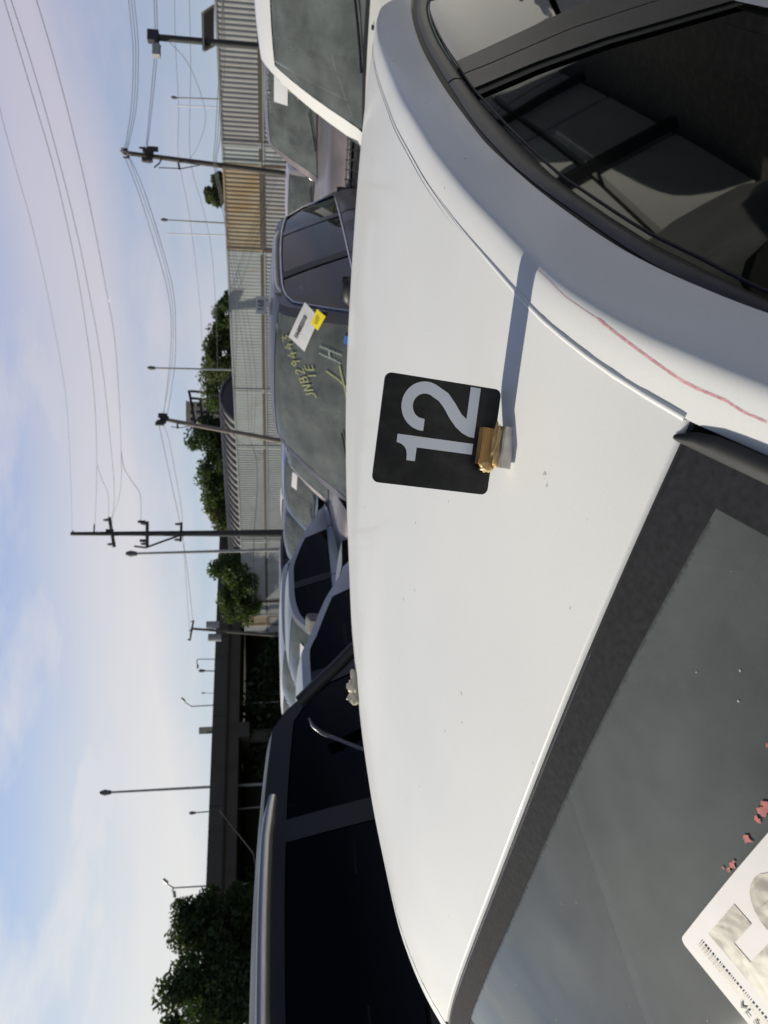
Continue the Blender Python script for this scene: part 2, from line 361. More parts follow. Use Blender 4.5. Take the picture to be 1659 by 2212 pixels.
    # wheels
    for wy in(fw,rw):
        for s in(1,-1):
            t=MB(); x=s*(W/2-.13); pts=[]
            for rad,xx in((.20,-.09),(.325,-.10),(.345,-.06),(.345,.06),(.325,.10),(.20,.09)):
                pts.append((rad,xx))
            n=24; vs=[(x+xx,wy+rad*math.cos(2*math.pi*i/n),.345+rad*math.sin(2*math.pi*i/n)) for i in range(n) for rad,xx in pts]; k=6
            fs=[(i*k+j,((i+1)%n)*k+j,((i+1)%n)*k+j+1,i*k+j+1) for i in range(n) for j in range(k-1)]
            t.add(vs,fs,True); wh=t.build('tyre',M['tyre'],root)
            if detail:
                r_=MB(); xo=x+s*.05
                for a in range(5):
                    an=a*2*math.pi/5; r_.tube([(xo,wy,.345),(xo,wy+.2*math.cos(an),.345+.2*math.sin(an))],.022,5)
                n=20; r_.tube([(xo,wy+.205*math.cos(2*math.pi*i/n),.345+.205*math.sin(2*math.pi*i/n)) for i in range(n+1)],.014,5,cap=False); r_.build('rim',M['rim'],wh)
    # front: lamps, grille
    for s in(1,-1):
        hl=MB(); hl.patch(lambda u,v:Vector((s*(W/2*.84*(1)-.24*(1-u)),-h+.01+.16*u**2.2-.02,zt(-h+.06)*.90+.11*v*(1-.25*(1-u)))),0,1,-.5,.5,6,4); hl.build('headlight',M['lens'],root)
        tl=MB(); tl.patch(lambda u,v:Vector((s*(wp(h)-.02-.10*(1-u)),h+.012-.10*u**2,zb(h-.1)-.12+.16*v)),0,1,-.5,.5,4,3); tl.build('tail_light',M['red_lens'],root)
    gr=MB()
    for i in range(5): gr.box((0,-h-.012,zt(-h+.06)*.78+.035*i),(W*.46,.02,.012))
    for i in range(9): gr.box((-W*.2+W*.05*i,-h-.004,zt(-h+.06)*.78+.07),(.012,.012,.17))
    gr.build('grille',M['chrome'] if trim else M['blackplastic'],root)
    # wipers and cowl
    for s in(-.55,.25):
        wi=MB(); p=[T(cow+.02+.10*i/4,s+.11*i) +Vector((0,-.01,.014)) for i in range(5)]; wi.tube(p,.008,5); wi.build('wiper',M['rubber'],root)
    cw=MB(); cw.patch(lambda y,t:T(y,t)+Vector((0,0,.006)),cow-.045,cow+.02,-.92,.92,1,10); cw.build('cowl',M['blackplastic'],root)
    # interior
    it=MB(); zi=zb(0)-.28
    it.box((0,(cow+rb)/2,zi-.1),(W-.3,rb-cow-.1,.06)); it.patch(lambda y,t:Vector((t*(W/2-.16),y,zb(cow)-.03-.10*max(0,(y-cow-.15))**1)),cow-.25,cow+.48,-1,1,4,6)
    for s in(1,-1): it.patch(lambda y,a:Vector((s*(W/2-.115),y,zi-.1+(zb(y)-zi+.09)*a)),cow,rb,0,1,8,1)
    it.build('dashboard',M['interior'],root)
    if seats:
        rows=[(cow+1.25,(-.37,.37)),(cow+2.10,(-.40,0,.40))] if style!='pickup' else [(cow+1.2,(-.37,.37))]
        for yy,xs in rows:
            if yy>rb-.2: continue
            for x in xs:
                st=MB(); st.box((0,0,0),(.46 if len(xs)==2 else .38,.13,.56)); st.box((0,-.28,-.30),(.46 if len(xs)==2 else .38,.5,.14)); st.box((0,.03,.385),(.24,.09,.17))
                st.v=[(vx+x,vy+yy+.14*(vz),vz+zi+.28) for vx,vy,vz in st.v]; st.build('seat',M['seat'],root,bevel=.04)
        sw_=MB(); n=20; sc=Vector((.37,cow+.62,zb(cow)+.0)); sw_.tube([sc+Vector((.185*math.cos(2*math.pi*i/n),-.07*math.sin(2*math.pi*i/n),.175*math.sin(2*math.pi*i/n))) for i in range(n+1)],.016,6,cap=False)
        sw_.tube([sc+Vector((-.18,0,0)),sc+Vector((.18,0,0))],.02,5); sw_.build('steering_wheel',M['blackplastic'],root)
        rm=MB(); q=T(hd-.12,0); rm.box(q+Vector((0,.06,-.09)),(.24,.03,.06)); rm.build('rear_view_mirror',M['blackplastic'],root)
    if rails:
        for s in(1,-1):
            r_=MB(); y0,y1=hd+.20,rr-.42; n=16; pts=[]
            for i in range(n+1):
                y=y0+(y1-y0)*i/n; a=i/n; lift=.055*min(1,min(a,1-a)*9); e=T(y,.93); pts.append(Vector((s*(e.x+.062),e.y,e.z-.045+lift*.3)))
            r_.tube(pts,[.020 if i in(0,n) else .027 for i in range(n+1)],8); r_.build('roof_rail',M[rails],root)
    return dict(root=root,T=T,Sd=Sd,cow=cow,hd=hd,rr=rr,rb=rb,h=h,zt=zt,zb=zb,ze=ze,ws=ws,body=body,wb=wb,wp=wp,hdz=H)
def on_ws(c,ux,uy,off=.006):
    # a point on the windshield: ux in metres from the middle (towards the car's own left), uy in metres up the slope from the cowl
    y=c['cow']+uy; e=c['T'](y,1).x
    p=c['T'](y,ux/e); return p+Vector((0,-.45*off,.9*off))
def ws_quad(c,name,mat,cx,cy,wid,hei,rot=0,off=.008,parent=None):
    b=MB(); ca,sa=math.cos(rot),math.sin(rot)
    b.patch(lambda u,v:on_ws(c,cx+u*ca-v*sa,cy+u*sa+v*ca,off),-wid/2,wid/2,-hei/2,hei/2,4,3,False)
    return b.build(name,M[mat],parent or c['ws'])
def ws_text(c,body,mat,cx,cy,size,rot=0,off=.010,parent=None,bold=0,name='lettering'):
    vs,fs=text_geo(body,size,bold); ca,sa=math.cos(rot),math.sin(rot); b=MB()
    # someone in front of the car reads from the car's right (-x) to its left (+x)
    b.add([on_ws(c,cx+v.x*ca-v.y*sa,cy+v.x*sa+v.y*ca,off) for v in vs],fs); return b.build(name,M[mat],parent or c['ws'])
STK={'J':[[(.6,1),(.6,.15),(.4,0),(.1,.1)]],'N':[[(.05,0),(.1,1),(.6,0),(.65,1)]],'B':[[(.1,0),(.1,1),(.5,.95),(.5,.6),(.1,.5),(.6,.45),(.6,.05),(.1,0)]],'2':[[(.05,.8),(.3,1),(.6,.8),(.1,0),(.65,.02)]],
'8':[[(.35,.5),(.1,.75),(.35,1),(.6,.75),(.1,.25),(.35,0),(.6,.25),(.35,.5)]],'4':[[(.4,1),(.05,.4),(.7,.4)],[(.5,.7),(.5,0)]],'3':[[(.05,.95),(.55,.9),(.3,.55),(.6,.3),(.3,0),(.05,.1)]],'1':[[(.3,0),(.3,1)]],'E':[[(.6,1),(.1,1),(.1,.5),(.5,.5),(.1,.5),(.1,0),(.6,0)]],'X':[[(0,0),(1,1)],[(.3,1.1),(.75,-.4)]],'9':[[(.6,.7),(.3,.5),(.1,.8),(.4,1),(.6,.7),(.5,0)]],'H':[[(.1,0),(.1,1)],[(.1,.5),(.6,.55)],[(.65,0),(.6,1)]],'C':[[(.6,.9),(.2,1),(.05,.4),(.3,0),(.6,.1)]],'A':[[(0,0),(.35,1),(.65,0)],[(.15,.4),(.5,.4)]],'K':[[(.1,0),(.1,1)],[(.6,1),(.1,.45),(.6,0)]],'S':[[(.6,.9),(.2,1),(.1,.7),(.55,.4),(.5,.05),(.05,.05)]]}
def ws_hand(c,s,mat,cx,cy,size,rot=0,thick=.012,name='handwriting'):
    b=MB(); ca,sa=math.cos(rot),math.sin(rot); x=0
    for ch in s:
        for st in STK.get(ch,[]):
            pts=[]
            for k in range(len(st)-1):
                for q in range(4): t=q/4; pts.append((st[k][0]+(st[k+1][0]-st[k][0])*t,st[k][1]+(st[k+1][1]-st[k][1])*t))
            pts.append(st[-1])
            P3=[]
            for px,py in pts:
                u=(x+px*.8+random.uniform(-.02,.02))*size; v=(py+random.uniform(-.02,.02))*size; P3.append((cx+u*ca-v*sa,cy+u*sa+v*ca))
            for (x0,y0),(x1,y1) in zip(P3,P3[1:]):
                dx,dy=x1-x0,y1-y0; l=math.hypot(dx,dy) or 1; nx,ny=-dy/l*thick/2,dx/l*thick/2; ex,ey=dx/l*thick*.3,dy/l*thick*.3
                b.add([on_ws(c,a_,b_,.007) for a_,b_ in((x0-nx-ex,y0-ny-ey),(x1-nx+ex,y1-ny+ey),(x1+nx+ex,y1+ny+ey),(x0+nx-ex,y0+ny-ey))],[(0,1,2,3)])
        x+=.72
    return tag(b.build(name,M[mat],c['ws']),kind='stuff')

# ================================================================== the near white car (hero)
MX,MY=-.3975,.887
def W_(w_,l_,z_=0): return Vector((MX+w_*CS+l_*SN, MY-w_*SN+l_*CS, z_))
def loc_(p): r=(p[0]-MX,p[1]-MY); return Vector((r[0]*CS-r[1]*SN, r[0]*SN+r[1]*CS, p[2]))
ZG=[(-.9,.97),(-.5,1.165),(-.2,1.305),(0,1.397),(.05,1.422),(.10,1.440),(.17,1.457),(.28,1.470),(.44,1.484),(.64,1.491),(.85,1.491),(1.09,1.483),(1.5,1.462),(1.9,1.428),(2.15,1.395)]
ZE=[(-.9,.925),(-.5,1.115),(-.2,1.258),(.016,1.356),(.051,1.370),(.12,1.392),(.22,1.414),(.365,1.433),(.522,1.443),(.717,1.441),(1.02,1.428),(1.47,1.390),(1.9,1.336),(2.3,1.25)]
ZR=[(-.9,.915),(-.5,1.105),(-.2,1.250),(.0,1.346),(.06,1.364),(.138,1.386),(.253,1.404),(.357,1.420),(.45,1.428),(.59,1.431),(.82,1.423),(1.114,1.407),(1.54,1.371),(1.87,1.326),(2.3,1.24)]
ZT=[(-.9,.90),(-.5,1.085),(-.2,1.228),(.0,1.326),(.04,1.343),(.13,1.363),(.169,1.373),(.228,1.382),(.295,1.390),(.36,1.397),(.465,1.401),(.565,1.403),(.724,1.402),(.99,1.389),(1.2,1.376),(1.53,1.345),(1.81,1.307),(2.3,1.20)]
def hside(l,z): return .66+(1.40-z)*(.305 if z<1.40 else .15)-.012*max(0,l-.3)**2
def wg(l): return .60-.03*max(0,l) if l>=0 else .60-.18*l
LH=lambda w_: -.036*(1-min(1,abs(w_)/.6)**2.2)
ZC=[(-.9,1.0),(-.5,1.19),(-.2,1.36),(0,1.432),(.05,1.443),(.10,1.453),(.17,1.465),(.28,1.480),(.44,1.496),(.64,1.507),(.85,1.509),(1.09,1.504),(1.5,1.483),(1.9,1.449),(2.15,1.416)]
def roofz(w_,l):
    t=min(1,abs(w_)/wg(max(0,l))); k=t**2.6; x_=l-LH(w_); return interp(x_,ZG)*k+interp(x_,ZC)*(1-k)
def HR(w_,l): return Vector((w_,l,roofz(w_,l)))
hero=thing('white_car','white car in the foreground with the black number plate 12 standing on its roof','car',W_(0,0,0),-HEAD)
hp=M['hero']
rf=MB()
rf.patch(lambda a,u:HR(u*wg(LH(u*.6)+a*(2.15-LH(u*.6))),LH(u*.6)+a*(2.15-LH(u*.6))),0,1,-1,1,60,48)
rf.patch(lambda a,u:HR(u*.6,LH(u*.6))+Vector((0,-.0022*math.sin(a*1.57),-.0050*(1-math.cos(a*1.57)))),0,1,-1,1,4,48,True,True)
roof=rf.build('roof',hp,hero)
PWX=[(0,0),(.20,.22),(.36,.44),(.44,.545),(.52,.62),(.70,.78),(.88,.93),(1,1)]
PZX=[(0,.985),(.20,.975),(.36,.945),(.44,.895),(.52,.80),(.70,.50),(.88,.19),(1,0)]
def lip(l): return interp(l,ZE)+(interp(l,ZG)-interp(l,ZE))
sp=lambda s:(lambda l,a:Vector((s*(wg(l)+(hside(l,interp(l,ZE))-wg(l))*interp(a,PWX)),l,interp(l,ZE)+(interp(l,ZG)-interp(l,ZE))*interp(a,PZX))))
strip=sp(1)
for s in(1,-1):
    b=MB(); b.patch(sp(s),-.9,2.15,0,1,260,30,True,s<0)
    b.patch(lambda l,a:Vector((s*(hside(l,interp(l,ZE))-.008*a),l,interp(l,ZE)-.0045*a)),-.9,2.15,0,1,260,1,True,s<0)
    b.build('roof_rail_panel',hp,hero)
    b=MB(); n=60; b.tube([(s*(wg(l)+.001),l,interp(l,ZG)-.0030+lin(l,[(0,.0008),(.25,.0004),(.6,-.0010)])) for l in [0+1.9*i/n for i in range(n+1)]],.0034,10); b.build('roof_ditch_bead',hp,hero)
    b=MB(); b.tube([(s*(wg(l)-.0052),l,roofz(wg(l)-.005,l)+.0002) for l in [.42+1.56*i/n for i in range(n+1)]],[.00002+.00028*min(1,i/14) for i in range(n+1)],5); b.build('roof_seam',M['rubber'],hero)
    b=MB(); b.patch(lambda l,a:Vector((s*(hside(l,interp(l,ZR))-.010+.004*a),l,interp(l,ZE)-.004+(interp(l,ZR)-.004-interp(l,ZE)+.004)*a)),-.9,2.15,0,1,200,2,True,s<0)
    b.build('door_seal',M['rubber'],hero)
    for l0,l1 in((-.88,.858),(.868,1.98)):
        b=MB(); b.patch(lambda l,a:Vector((s*(hside(l,interp(l,ZR))-.006+.007*math.sin(min(1,a*2.2)*1.57)+(.0 if a<.8 else -.003*(a-.8)*5)+.305*(interp(l,ZR)-interp(l,ZT))*a*0),l,interp(l,ZR)+(interp(l,ZT)-interp(l,ZR))*a)),l0,l1,0,1,120,8,True,s<0)
        b.build('window_molding',M['molding'],hero)
    b=MB(); b.tube([(s*(hside(l,interp(l,ZT))-.0005),l,interp(l,ZT)-.001) for l in [-.85+2.8*i/90 for i in range(91)]],.0016,5); b.build('glass_run_seal',M['rubber'],hero)
    zb_=lambda l:.955+.02*(l+.7)
    p1=[(.95,1.00),(1.116,1.2),(1.316,1.035),(1.388,.978),(1.45,.94)]
    P1=lambda z:lin(z,[(.95,1.27),(1.116,1.2),(1.316,1.035),(1.388,.978),(1.42,.955)])
    P2=lambda z:lin(z,[(.95,.875),(1.19,.845),(1.30,.805),(1.401,.745),(1.42,.735)])
    PS=lambda z:lin(z,[(.95,1.07),(1.2,1.0),(1.35,.90),(1.42,.863)])
    def zl(l,a): return zb_(l)+(interp(l,ZT)-zb_(l))*a
    def band(lo,hi,off,name,mat,par=hero):
        b=MB(); 
        def f(u,a):
            l=.9
            for _ in range(4): z=zl(l,a); l=lo(z)+(hi(z)-lo(z))*u
            return Vector((s*(hside(l,z)+off),l,z))
        b.patch(f,0,1,0,1,4,18,True,s>0); return b.build(name,M[mat],par)
    band(lambda z:P2(z)+.028,lambda z:PS(z)-.003,.002,'door_pillar','pillar_film')
    band(lambda z:PS(z)+.003,P1,.002,'door_pillar','pillar_film')
    band(lambda z:PS(z)-.004,lambda z:PS(z)+.004,-.004,'door_gap','rubber')
    band(P2,lambda z:P2(z)+.03,-.002,'glass_channel','rubber')
    b=MB()
    def f(u,a):
        l=.3
        for _ in range(4): z=zl(l,a); l=-.74+(P2(z)+.01+.74)*u
        return Vector((s*(hside(l,z)-.006),l,z))
    b.patch(f,0,1,0,1,20,12,True,s>0); b.build('side_window',M['gl_hero'],hero)
    b=MB()
    def f(u,a):
        l=1.3
        for _ in range(4): z=zl(l,a); l=P1(z)-.01+(1.86-P1(z))*u
        return Vector((s*(hside(l,z)-.005),l,z))
    b.patch(f,0,1,0,1,14,12,True,s>0); b.build('side_window',M['gl_hero'],hero)
    # doors and lower body side
    b=MB()
    def f(l,a):
        zz=lin(a,[(0,zb_(l)),(.1,zb_(l)-.03),(.35,.78),(.6,.60),(.85,.38),(1,.26)])
        ww=lin(a,[(0,hside(l,zb_(l))),(.1,hside(l,zb_(l))+.016),(.35,.885),(.6,.905),(.85,.90),(1,.87)])
        ww-=.10*max(0,abs(l-.4)/2.5)**4
        if l<-.8: zz=min(zz,lin(a,[(0,.93+(l+.8)*.12),(1,.26)]))
        if l>2.0: zz=min(zz,lin(a,[(0,1.0),(1,.26)]))
        for c in(-1.35,1.52):
            d=abs(l-c)
            if d<.39: zz=max(zz,.34+math.sqrt(.39*.39-d*d))
        return Vector((s*ww,l,zz))
    b.patch(f,-2.15,2.75,0,1,80,14,True,s>0); b.build('door_panel',hp,hero)
    for wy in(-1.35,1.52):
        t=MB(); pts=[(.20,-.09),(.31,-.1),(.335,-.06),(.335,.06),(.31,.1),(.2,.09)]; n=28
        t.add([(s*.79+xx,wy+r_*math.cos(6.2832*i/n),.335+r_*math.sin(6.2832*i/n)) for i in range(n) for r_,xx in pts],[(i*6+j,((i+1)%n)*6+j,((i+1)%n)*6+j+1,i*6+j+1) for i in range(n) for j in range(5)],True); tt=t.build('tyre',M['tyre'],hero)
        r_=MB(); [r_.tube([(s*.84,wy,.335),(s*.84,wy+.2*math.cos(a*1.2566),.335+.2*math.sin(a*1.2566))],.022,5) for a in range(5)]; r_.tube([(s*.84,wy+.2*math.cos(i*.314),.335+.2*math.sin(i*.314)) for i in range(21)],.014,5,cap=False); r_.build('rim',M['rim'],tt)
    # pillar behind the rear door, rear lamp, head lamp
    b=MB(); b.patch(lambda l,a:Vector((s*(hside(min(l,2),zl(min(l,2.0),a))-.002-(max(0,l-2.0)*.35)),l,zl(l,a))),1.84,2.3,0,1,6,6,True,s>0); b.build('rear_pillar',hp,hero)
# windshield, seen from above through a dusty surface
WA=R(27.5)
def HW(u,q,off=0):
    w_=u*(.590+.155*q/.95); l=LH(u*.6)-.007-q*math.cos(WA); z=roofz(u*.595,LH(u*.6)+.0)-.0045-q*math.sin(WA)+.012*(abs(u)**6)*0
    q2=.02*math.sin(min(1,q/.95)*math.pi)
    return Vector((w_,l,z+q2))+Vector((0,-math.sin(WA),math.cos(WA)))*off
b=MB(); b.patch(lambda q,u:HW(u,q),.0,.95,-1,1,20,28,True,True); wsh=b.build('windshield',M['gl_heroW'],hero)
frit=simple('ceramic_black_band',(.030,.031,.035),.8,spec=.05,var=.2,scale=160)
def fritw(u): return .032+.014*abs(u)**3
def FO(x_): return HW(x_[0],x_[1],.0004)
b=MB(); b.patch(lambda a,u:FO((u,.0012+a*fritw(u))),0,1,-1,1,6,60,True,True)
for s in(1,-1): b.patch(lambda q,a:FO((s*(.999-a*.060),q))+Vector((0,0,.0003)),.02,.95,0,1,24,3,True,s<0)
rd=random.Random(9)
for i in range(900):                              # combed inner edge of the band
    u=-.92+1.84*i/899; q=fritw(u)+.0012; ln=rd.uniform(.001,.0042); w2=.00045
    b.add([FO((u-w2,q)),FO((u+w2,q)),FO((u+w2*.4,q+ln)),FO((u-w2*.4,q+ln))],[(0,1,2,3)])
b.build('frit_band',frit,wsh)
b=MB(); rd=random.Random(5)                    # dried specks on the glass
for i in range(110):
    u=rd.uniform(-.95,.98); q=rd.uniform(.01,.6)**1.0; sz=rd.uniform(.0004,.0010)*(2.0 if rd.random()<.06 else 1); k=7
    b.add([HW(u+math.cos(6.283*a/k)*sz*rd.uniform(.6,1.2)/.62,q+math.sin(6.283*a/k)*sz*rd.uniform(.6,1.3),.0004) for a in range(k)],[tuple(range(k))])
o=b.build('dried_specks',simple('dried_speck',(.42,.42,.38),.8,var=.3),wsh); o['kind']='stuff'
b=MB(); b.patch(lambda a,u:HR(u*.6,LH(u*.6))+Vector((0,-.0020-.0065*a,-.0055+.001*math.sin(a*3.1))),0,1,-1,1,3,48,True,True); b.build('windshield_seal',M['rubber'],wsh)
for s in(1,-1):
    b=MB(); b.patch(lambda q,a:HW(s*1.0,q,.002)+Vector((s*(-.006+(.005+.012*math.sqrt(max(0,min(1,(q+.004)/.035)))+.01*q)*a),.003*a,.0030*math.sin(a*3.14)+.002*a)),-.004,.95,0,1,60,5,True,s>0); b.build('pillar_molding',M['rubber'],wsh)
# hood and cowl in front of the windshield (below and behind the camera), tail behind the rear window
b=MB(); b.patch(lambda l,u:Vector((u*(.80-.12*((-l-.9)/1.25)**3),l,lin(l,[(-2.15,.70),(-2.0,.80),(-1.5,.90),(-.98,.965),(-.85,.975)])+.05*(1-u*u))),-2.15,-.93,-1,1,14,16,True,True); b.build('hood',hp,hero)
b=MB(); b.patch(lambda l,u:Vector((u*.80,l,lin(l,[(-.95,.975),(-.78,.95)])+.02*(1-u*u))),-.95,-.78,-1,1,2,10,True,True); b.build('cowl',M['blackplastic'],hero)
b=MB(); b.patch(lambda l,u:Vector((u*(wg(2.1)+.14*(l-2.15)/.5),l,1.395+.02*(1-u*u)-(l-2.15)*.72)),2.16,2.62,-1,1,6,10); b.build('rear_window',M['gl_side'],hero)
b=MB(); b.patch(lambda l,u:Vector((u*(.76),l,lin(l,[(2.6,1.06),(2.95,1.03),(3.02,.9),(3.04,.3)])+.02*(1-u*u))),2.6,3.03,-1,1,12,10); b.build('boot_lid',hp,hero)
b=MB(); b.box((0,-2.18,.48),(1.62,.10,.44)); b.build('bumper',hp,hero,bevel=.04)
b=MB(); b.box((0,2.95,.5),(1.66,.16,.46)); b.build('bumper',hp,hero,bevel=.04)
# cabin
b=MB(); b.box((0,.6,.42),(1.5,2.7,.06)); b.box((0,.62,.30),(1.4,2.6,.05)); b.patch(lambda l,u:Vector((u*.72,l,.955-.10*max(0,(l+.55))-.03*u*u)),-.90,-.28,-1,1,6,10); b.patch(lambda a,u:Vector((u*.70,-.28+.02*a,.925-.30*a)),0,1,-1,1,2,2)
for s in(1,-1): b.patch(lambda l,a:Vector((s*.75,l,.42+.55*a)),-.8,2.0,0,1,8,1)
b.patch(lambda a,u:Vector((u*.72,2.05,.42+.55*a)),0,1,-1,1,1,1); b.build('cabin_floor_and_dash',M['hdash'],hero)
b=MB(); b.patch(lambda l,u:Vector((u*(wg(l)-.03),l,roofz(u*.5,l)-.035)),.03,2.1,-1,1,12,10,True,True); b.build('headliner',M['beige'],hero)
def hseat(x,y,wd=.48):
    b=MB(); b.box((x,y-.27,.62),(wd,.52,.15)); st=b.build('seat',M['seat'],hero,bevel=.05)
    b=MB(); b.box((0,0,.30),(wd,.14,.60)); b.v=[(vx+x,vy+y+.22*vz,vz+.62) for vx,vy,vz in b.v]; b.build('backrest',M['seat'],st,bevel=.05)
    b=MB(); b.box((x,y+.20,1.285),(.25,.10,.16)); b.tube([(x-.06,y+.19,1.15),(x-.06,y+.2,1.24)],.007,6); b.tube([(x+.06,y+.19,1.15),(x+.06,y+.2,1.24)],.007,6); b.build('headrest',M['seat'],st,bevel=.03)
hseat(.37,.70); hseat(-.37,.70); hseat(.38,1.62,.44); hseat(-.38,1.62,.44)
b=MB(); sc=Vector((.37,-.02,.93)); n=28; b.tube([sc+Vector((.185*math.cos(6.2832*i/n),-.09*math.sin(6.2832*i/n),.17*math.sin(6.2832*i/n))) for i in range(n+1)],.016,8,cap=False); b.tube([sc+Vector((-.18,0,0)),sc+Vector((.18,0,0))],.02,6); b.tube([sc,sc+Vector((0,.08,-.16))],.022,6); b.tube([sc,sc+Vector((0,-.2,-.06))],.04,8); b.build('steering_wheel',M['blackplastic'],hero)
b=MB(); b.box((.02,.10,1.335),(.25,.03,.07)); b.tube([(.02,.07,1.35),(.02,-.02,1.38)],.01,6); b.build('rear_view_mirror',M['blackplastic'],hero,bevel=.01)
for x in(.33,-.33):
    b=MB(); b.box((x,.14,roofz(x,.14)-.065),(.36,.16,.018)); b.build('sun_visor',M['beige'],hero,bevel=.008)
# number sheet stuck on the windshield: corner points found on the glass
def hitf(vx,vy,zf,lo=.15,hi=5):
    d=ray(vx,vy); f=lambda t:(lambda q:q.z-zf(q))(loc_(Vector((0,0,CZ))+d*t)); a=lo; fa=f(a); n=600
    for i in range(n):
        b_=lo+(hi-lo)*(i+1)/n; fb=f(b_)
        if fa*fb<=0:
            for _ in range(30):
                m_=(a+b_)/2
                if fa*f(m_)<=0: b_=m_
                else: a=m_; fa=f(m_)
            return loc_(Vector((0,0,CZ))+d*a)
        a,fa=b_,fb
def wsz(p):
    q=-p.y/math.cos(WA); u=max(-1.2,min(1.2,p.x/(.59+.155*max(0,q)/.95))); q=(LH(u*.6)-.007-p.y)/math.cos(WA)
    return roofz(u*.595,LH(u*.6))-.0045-q*math.sin(WA)+.02*math.sin(max(0,min(1,q/.95))*math.pi)
wn=Vector((0,-math.sin(WA),math.cos(WA)))
c0=hitf(1472,2027,wsz); c1=hitf(1659,1800,wsz); c2=hitf(1600,2212,wsz)
ex=(c1-c0).normalized(); ez=ex.cross(wn).normalized(); 
if ez.dot(c2-c0)<0: ez=-ez
ey=-ez; SW,SH=.205,.135
stk=thing('windshield_sticker','white sheet with large silver letters and a barcode on the near windshield','sticker',W_(c0.x,c0.y,c0.z)+Vector((0,0,.0)),-HEAD)
def SQ(x,y,off=.002):
    p=c0+ex*x+ez*y; p.z=wsz(p); return p-c0+wn*off
def SQ2(x,y,off=.002): 
    # rounded sheet
    return SQ(x,y,off)
b=MB(); r_=.006; cn=[(r_,r_,180),(SW-r_,r_,270),(SW-r_,SH-r_,0),(r_,SH-r_,90)]; pts=[]
for cx,cy,a0 in cn:
    for k in range(5): a=R(a0+k*22.5); pts.append(SQ(cx+r_*math.cos(a),cy+r_*math.sin(a),.0022))
bd2=[]
for cx,cy,a0 in cn:
    for k in range(5): a=R(a0+k*22.5); bd2.append((cx+r_*math.cos(a),cy+r_*math.sin(a)))
per=[]
for i in range(len(bd2)):
    (xa,ya),(xb,yb)=bd2[i],bd2[(i+1)%len(bd2)]; kk=max(1,int(math.hypot(xb-xa,yb-ya)/.012)); per+=[(xa+(xb-xa)*q/kk,ya+(yb-ya)*q/kk) for q in range(kk)]
nn=len(per); K=9; b.add([SQ(SW/2+(x_-SW/2)*(k+1)/K,SH/2+(y_-SH/2)*(k+1)/K,.0018) for k in range(K) for x_,y_ in per]+[SQ(SW/2,SH/2,.0018)],[(k*nn+i,k*nn+(i+1)%nn,(k+1)*nn+(i+1)%nn,(k+1)*nn+i) for k in range(K-1) for i in range(nn)]+[(K*nn,i,(i+1)%nn) for i in range(nn)],True)
b.add([SQ(x_,y_,.0018) for x_,y_ in per]+[SQ(x_,y_,.0004) for x_,y_ in per],[(i,(i+1)%nn,nn+(i+1)%nn,nn+i) for i in range(nn)])
sheet=b.build('sheet',simple('matt_sheet_paper',(.60,.59,.60),.6,var=.04,scale=30),stk)
foil=Mat('silver_foil'); foil.set(metal=0.0,rough=.5); foil.mix(foil.ramp(foil.noise(38,2,dist=1.5),[(.40,0),(.60,1)]),(.03,.028,.024),(.29,.28,.24),'Base Color'); foil.bump(foil.noise(30,1,dist=1.2),.0015,.6)
x=.036
for ch in 'F970':
    vs,fs=text_geo(ch,.115,.0032,0,6); b=MB(); mnx=min(v.x for v in vs); mxx=max(v.x for v in vs); b.add([SQ(x+(v.x-mnx),.060-v.y,.0022) for v in vs],fs); b.build('letter',foil.m,stk); x+=(mxx-mnx)+.009
b=MB(); y=.012; random.seed(3)
while y<SH-.02:
    t=random.choice([.0006,.0010,.0018]); b.add([SQ(.0155,y,.0028),SQ(.0235,y,.0028),SQ(.0235,y+t,.0028),SQ(.0155,y+t,.0028)],[(0,1,2,3)]); y+=t+random.choice([.0008,.0012])
bc=b.build('barcode',foil.m,stk); bc['kind']='stuff'
vs,fs=text_geo('VL S CN',.010,.0003); b=MB(); b.add([SQ(.0105+v.y*-1*-1*.8,.075+v.x,.0028) for v in vs],fs); b.build('small_print',M['ink'],stk)
# pink scraps of old sticker left on the glass
pinkm=simple('pink_scrap',(.36,.09,.09),.7,var=.4,scale=200)
for (px,py,sz) in((1655,1738,.0060),(1645,1752,.0050),(1636,1768,.0035),(1614,1810,.0045),(1580,1866,.0030),(1574,1876,.0022),(1562,1873,.0013),(1657,1607,.0022),(1585,1858,.0016)):
    c=hitf(px,py,wsz)
    if not c: continue
    b=MB(); k=11; b.add([wn*.0016]+[Vector((math.cos(6.283*i/k)*sz*random.uniform(.35,1.2),math.sin(6.283*i/k)*sz*random.uniform(.35,1.1),0)).copy()+wn*.0016+Vector((0,0,0)) for i in range(k)],[(0,1+i,1+(i+1)%k) for i in range(k)])
    b.v=[(c.x+v[0],c.y+v[1],wsz(Vector((c.x+v[0],c.y+v[1],0)))+.0008) for v in b.v]; b.build('sticker_scrap',pinkm,wsh)
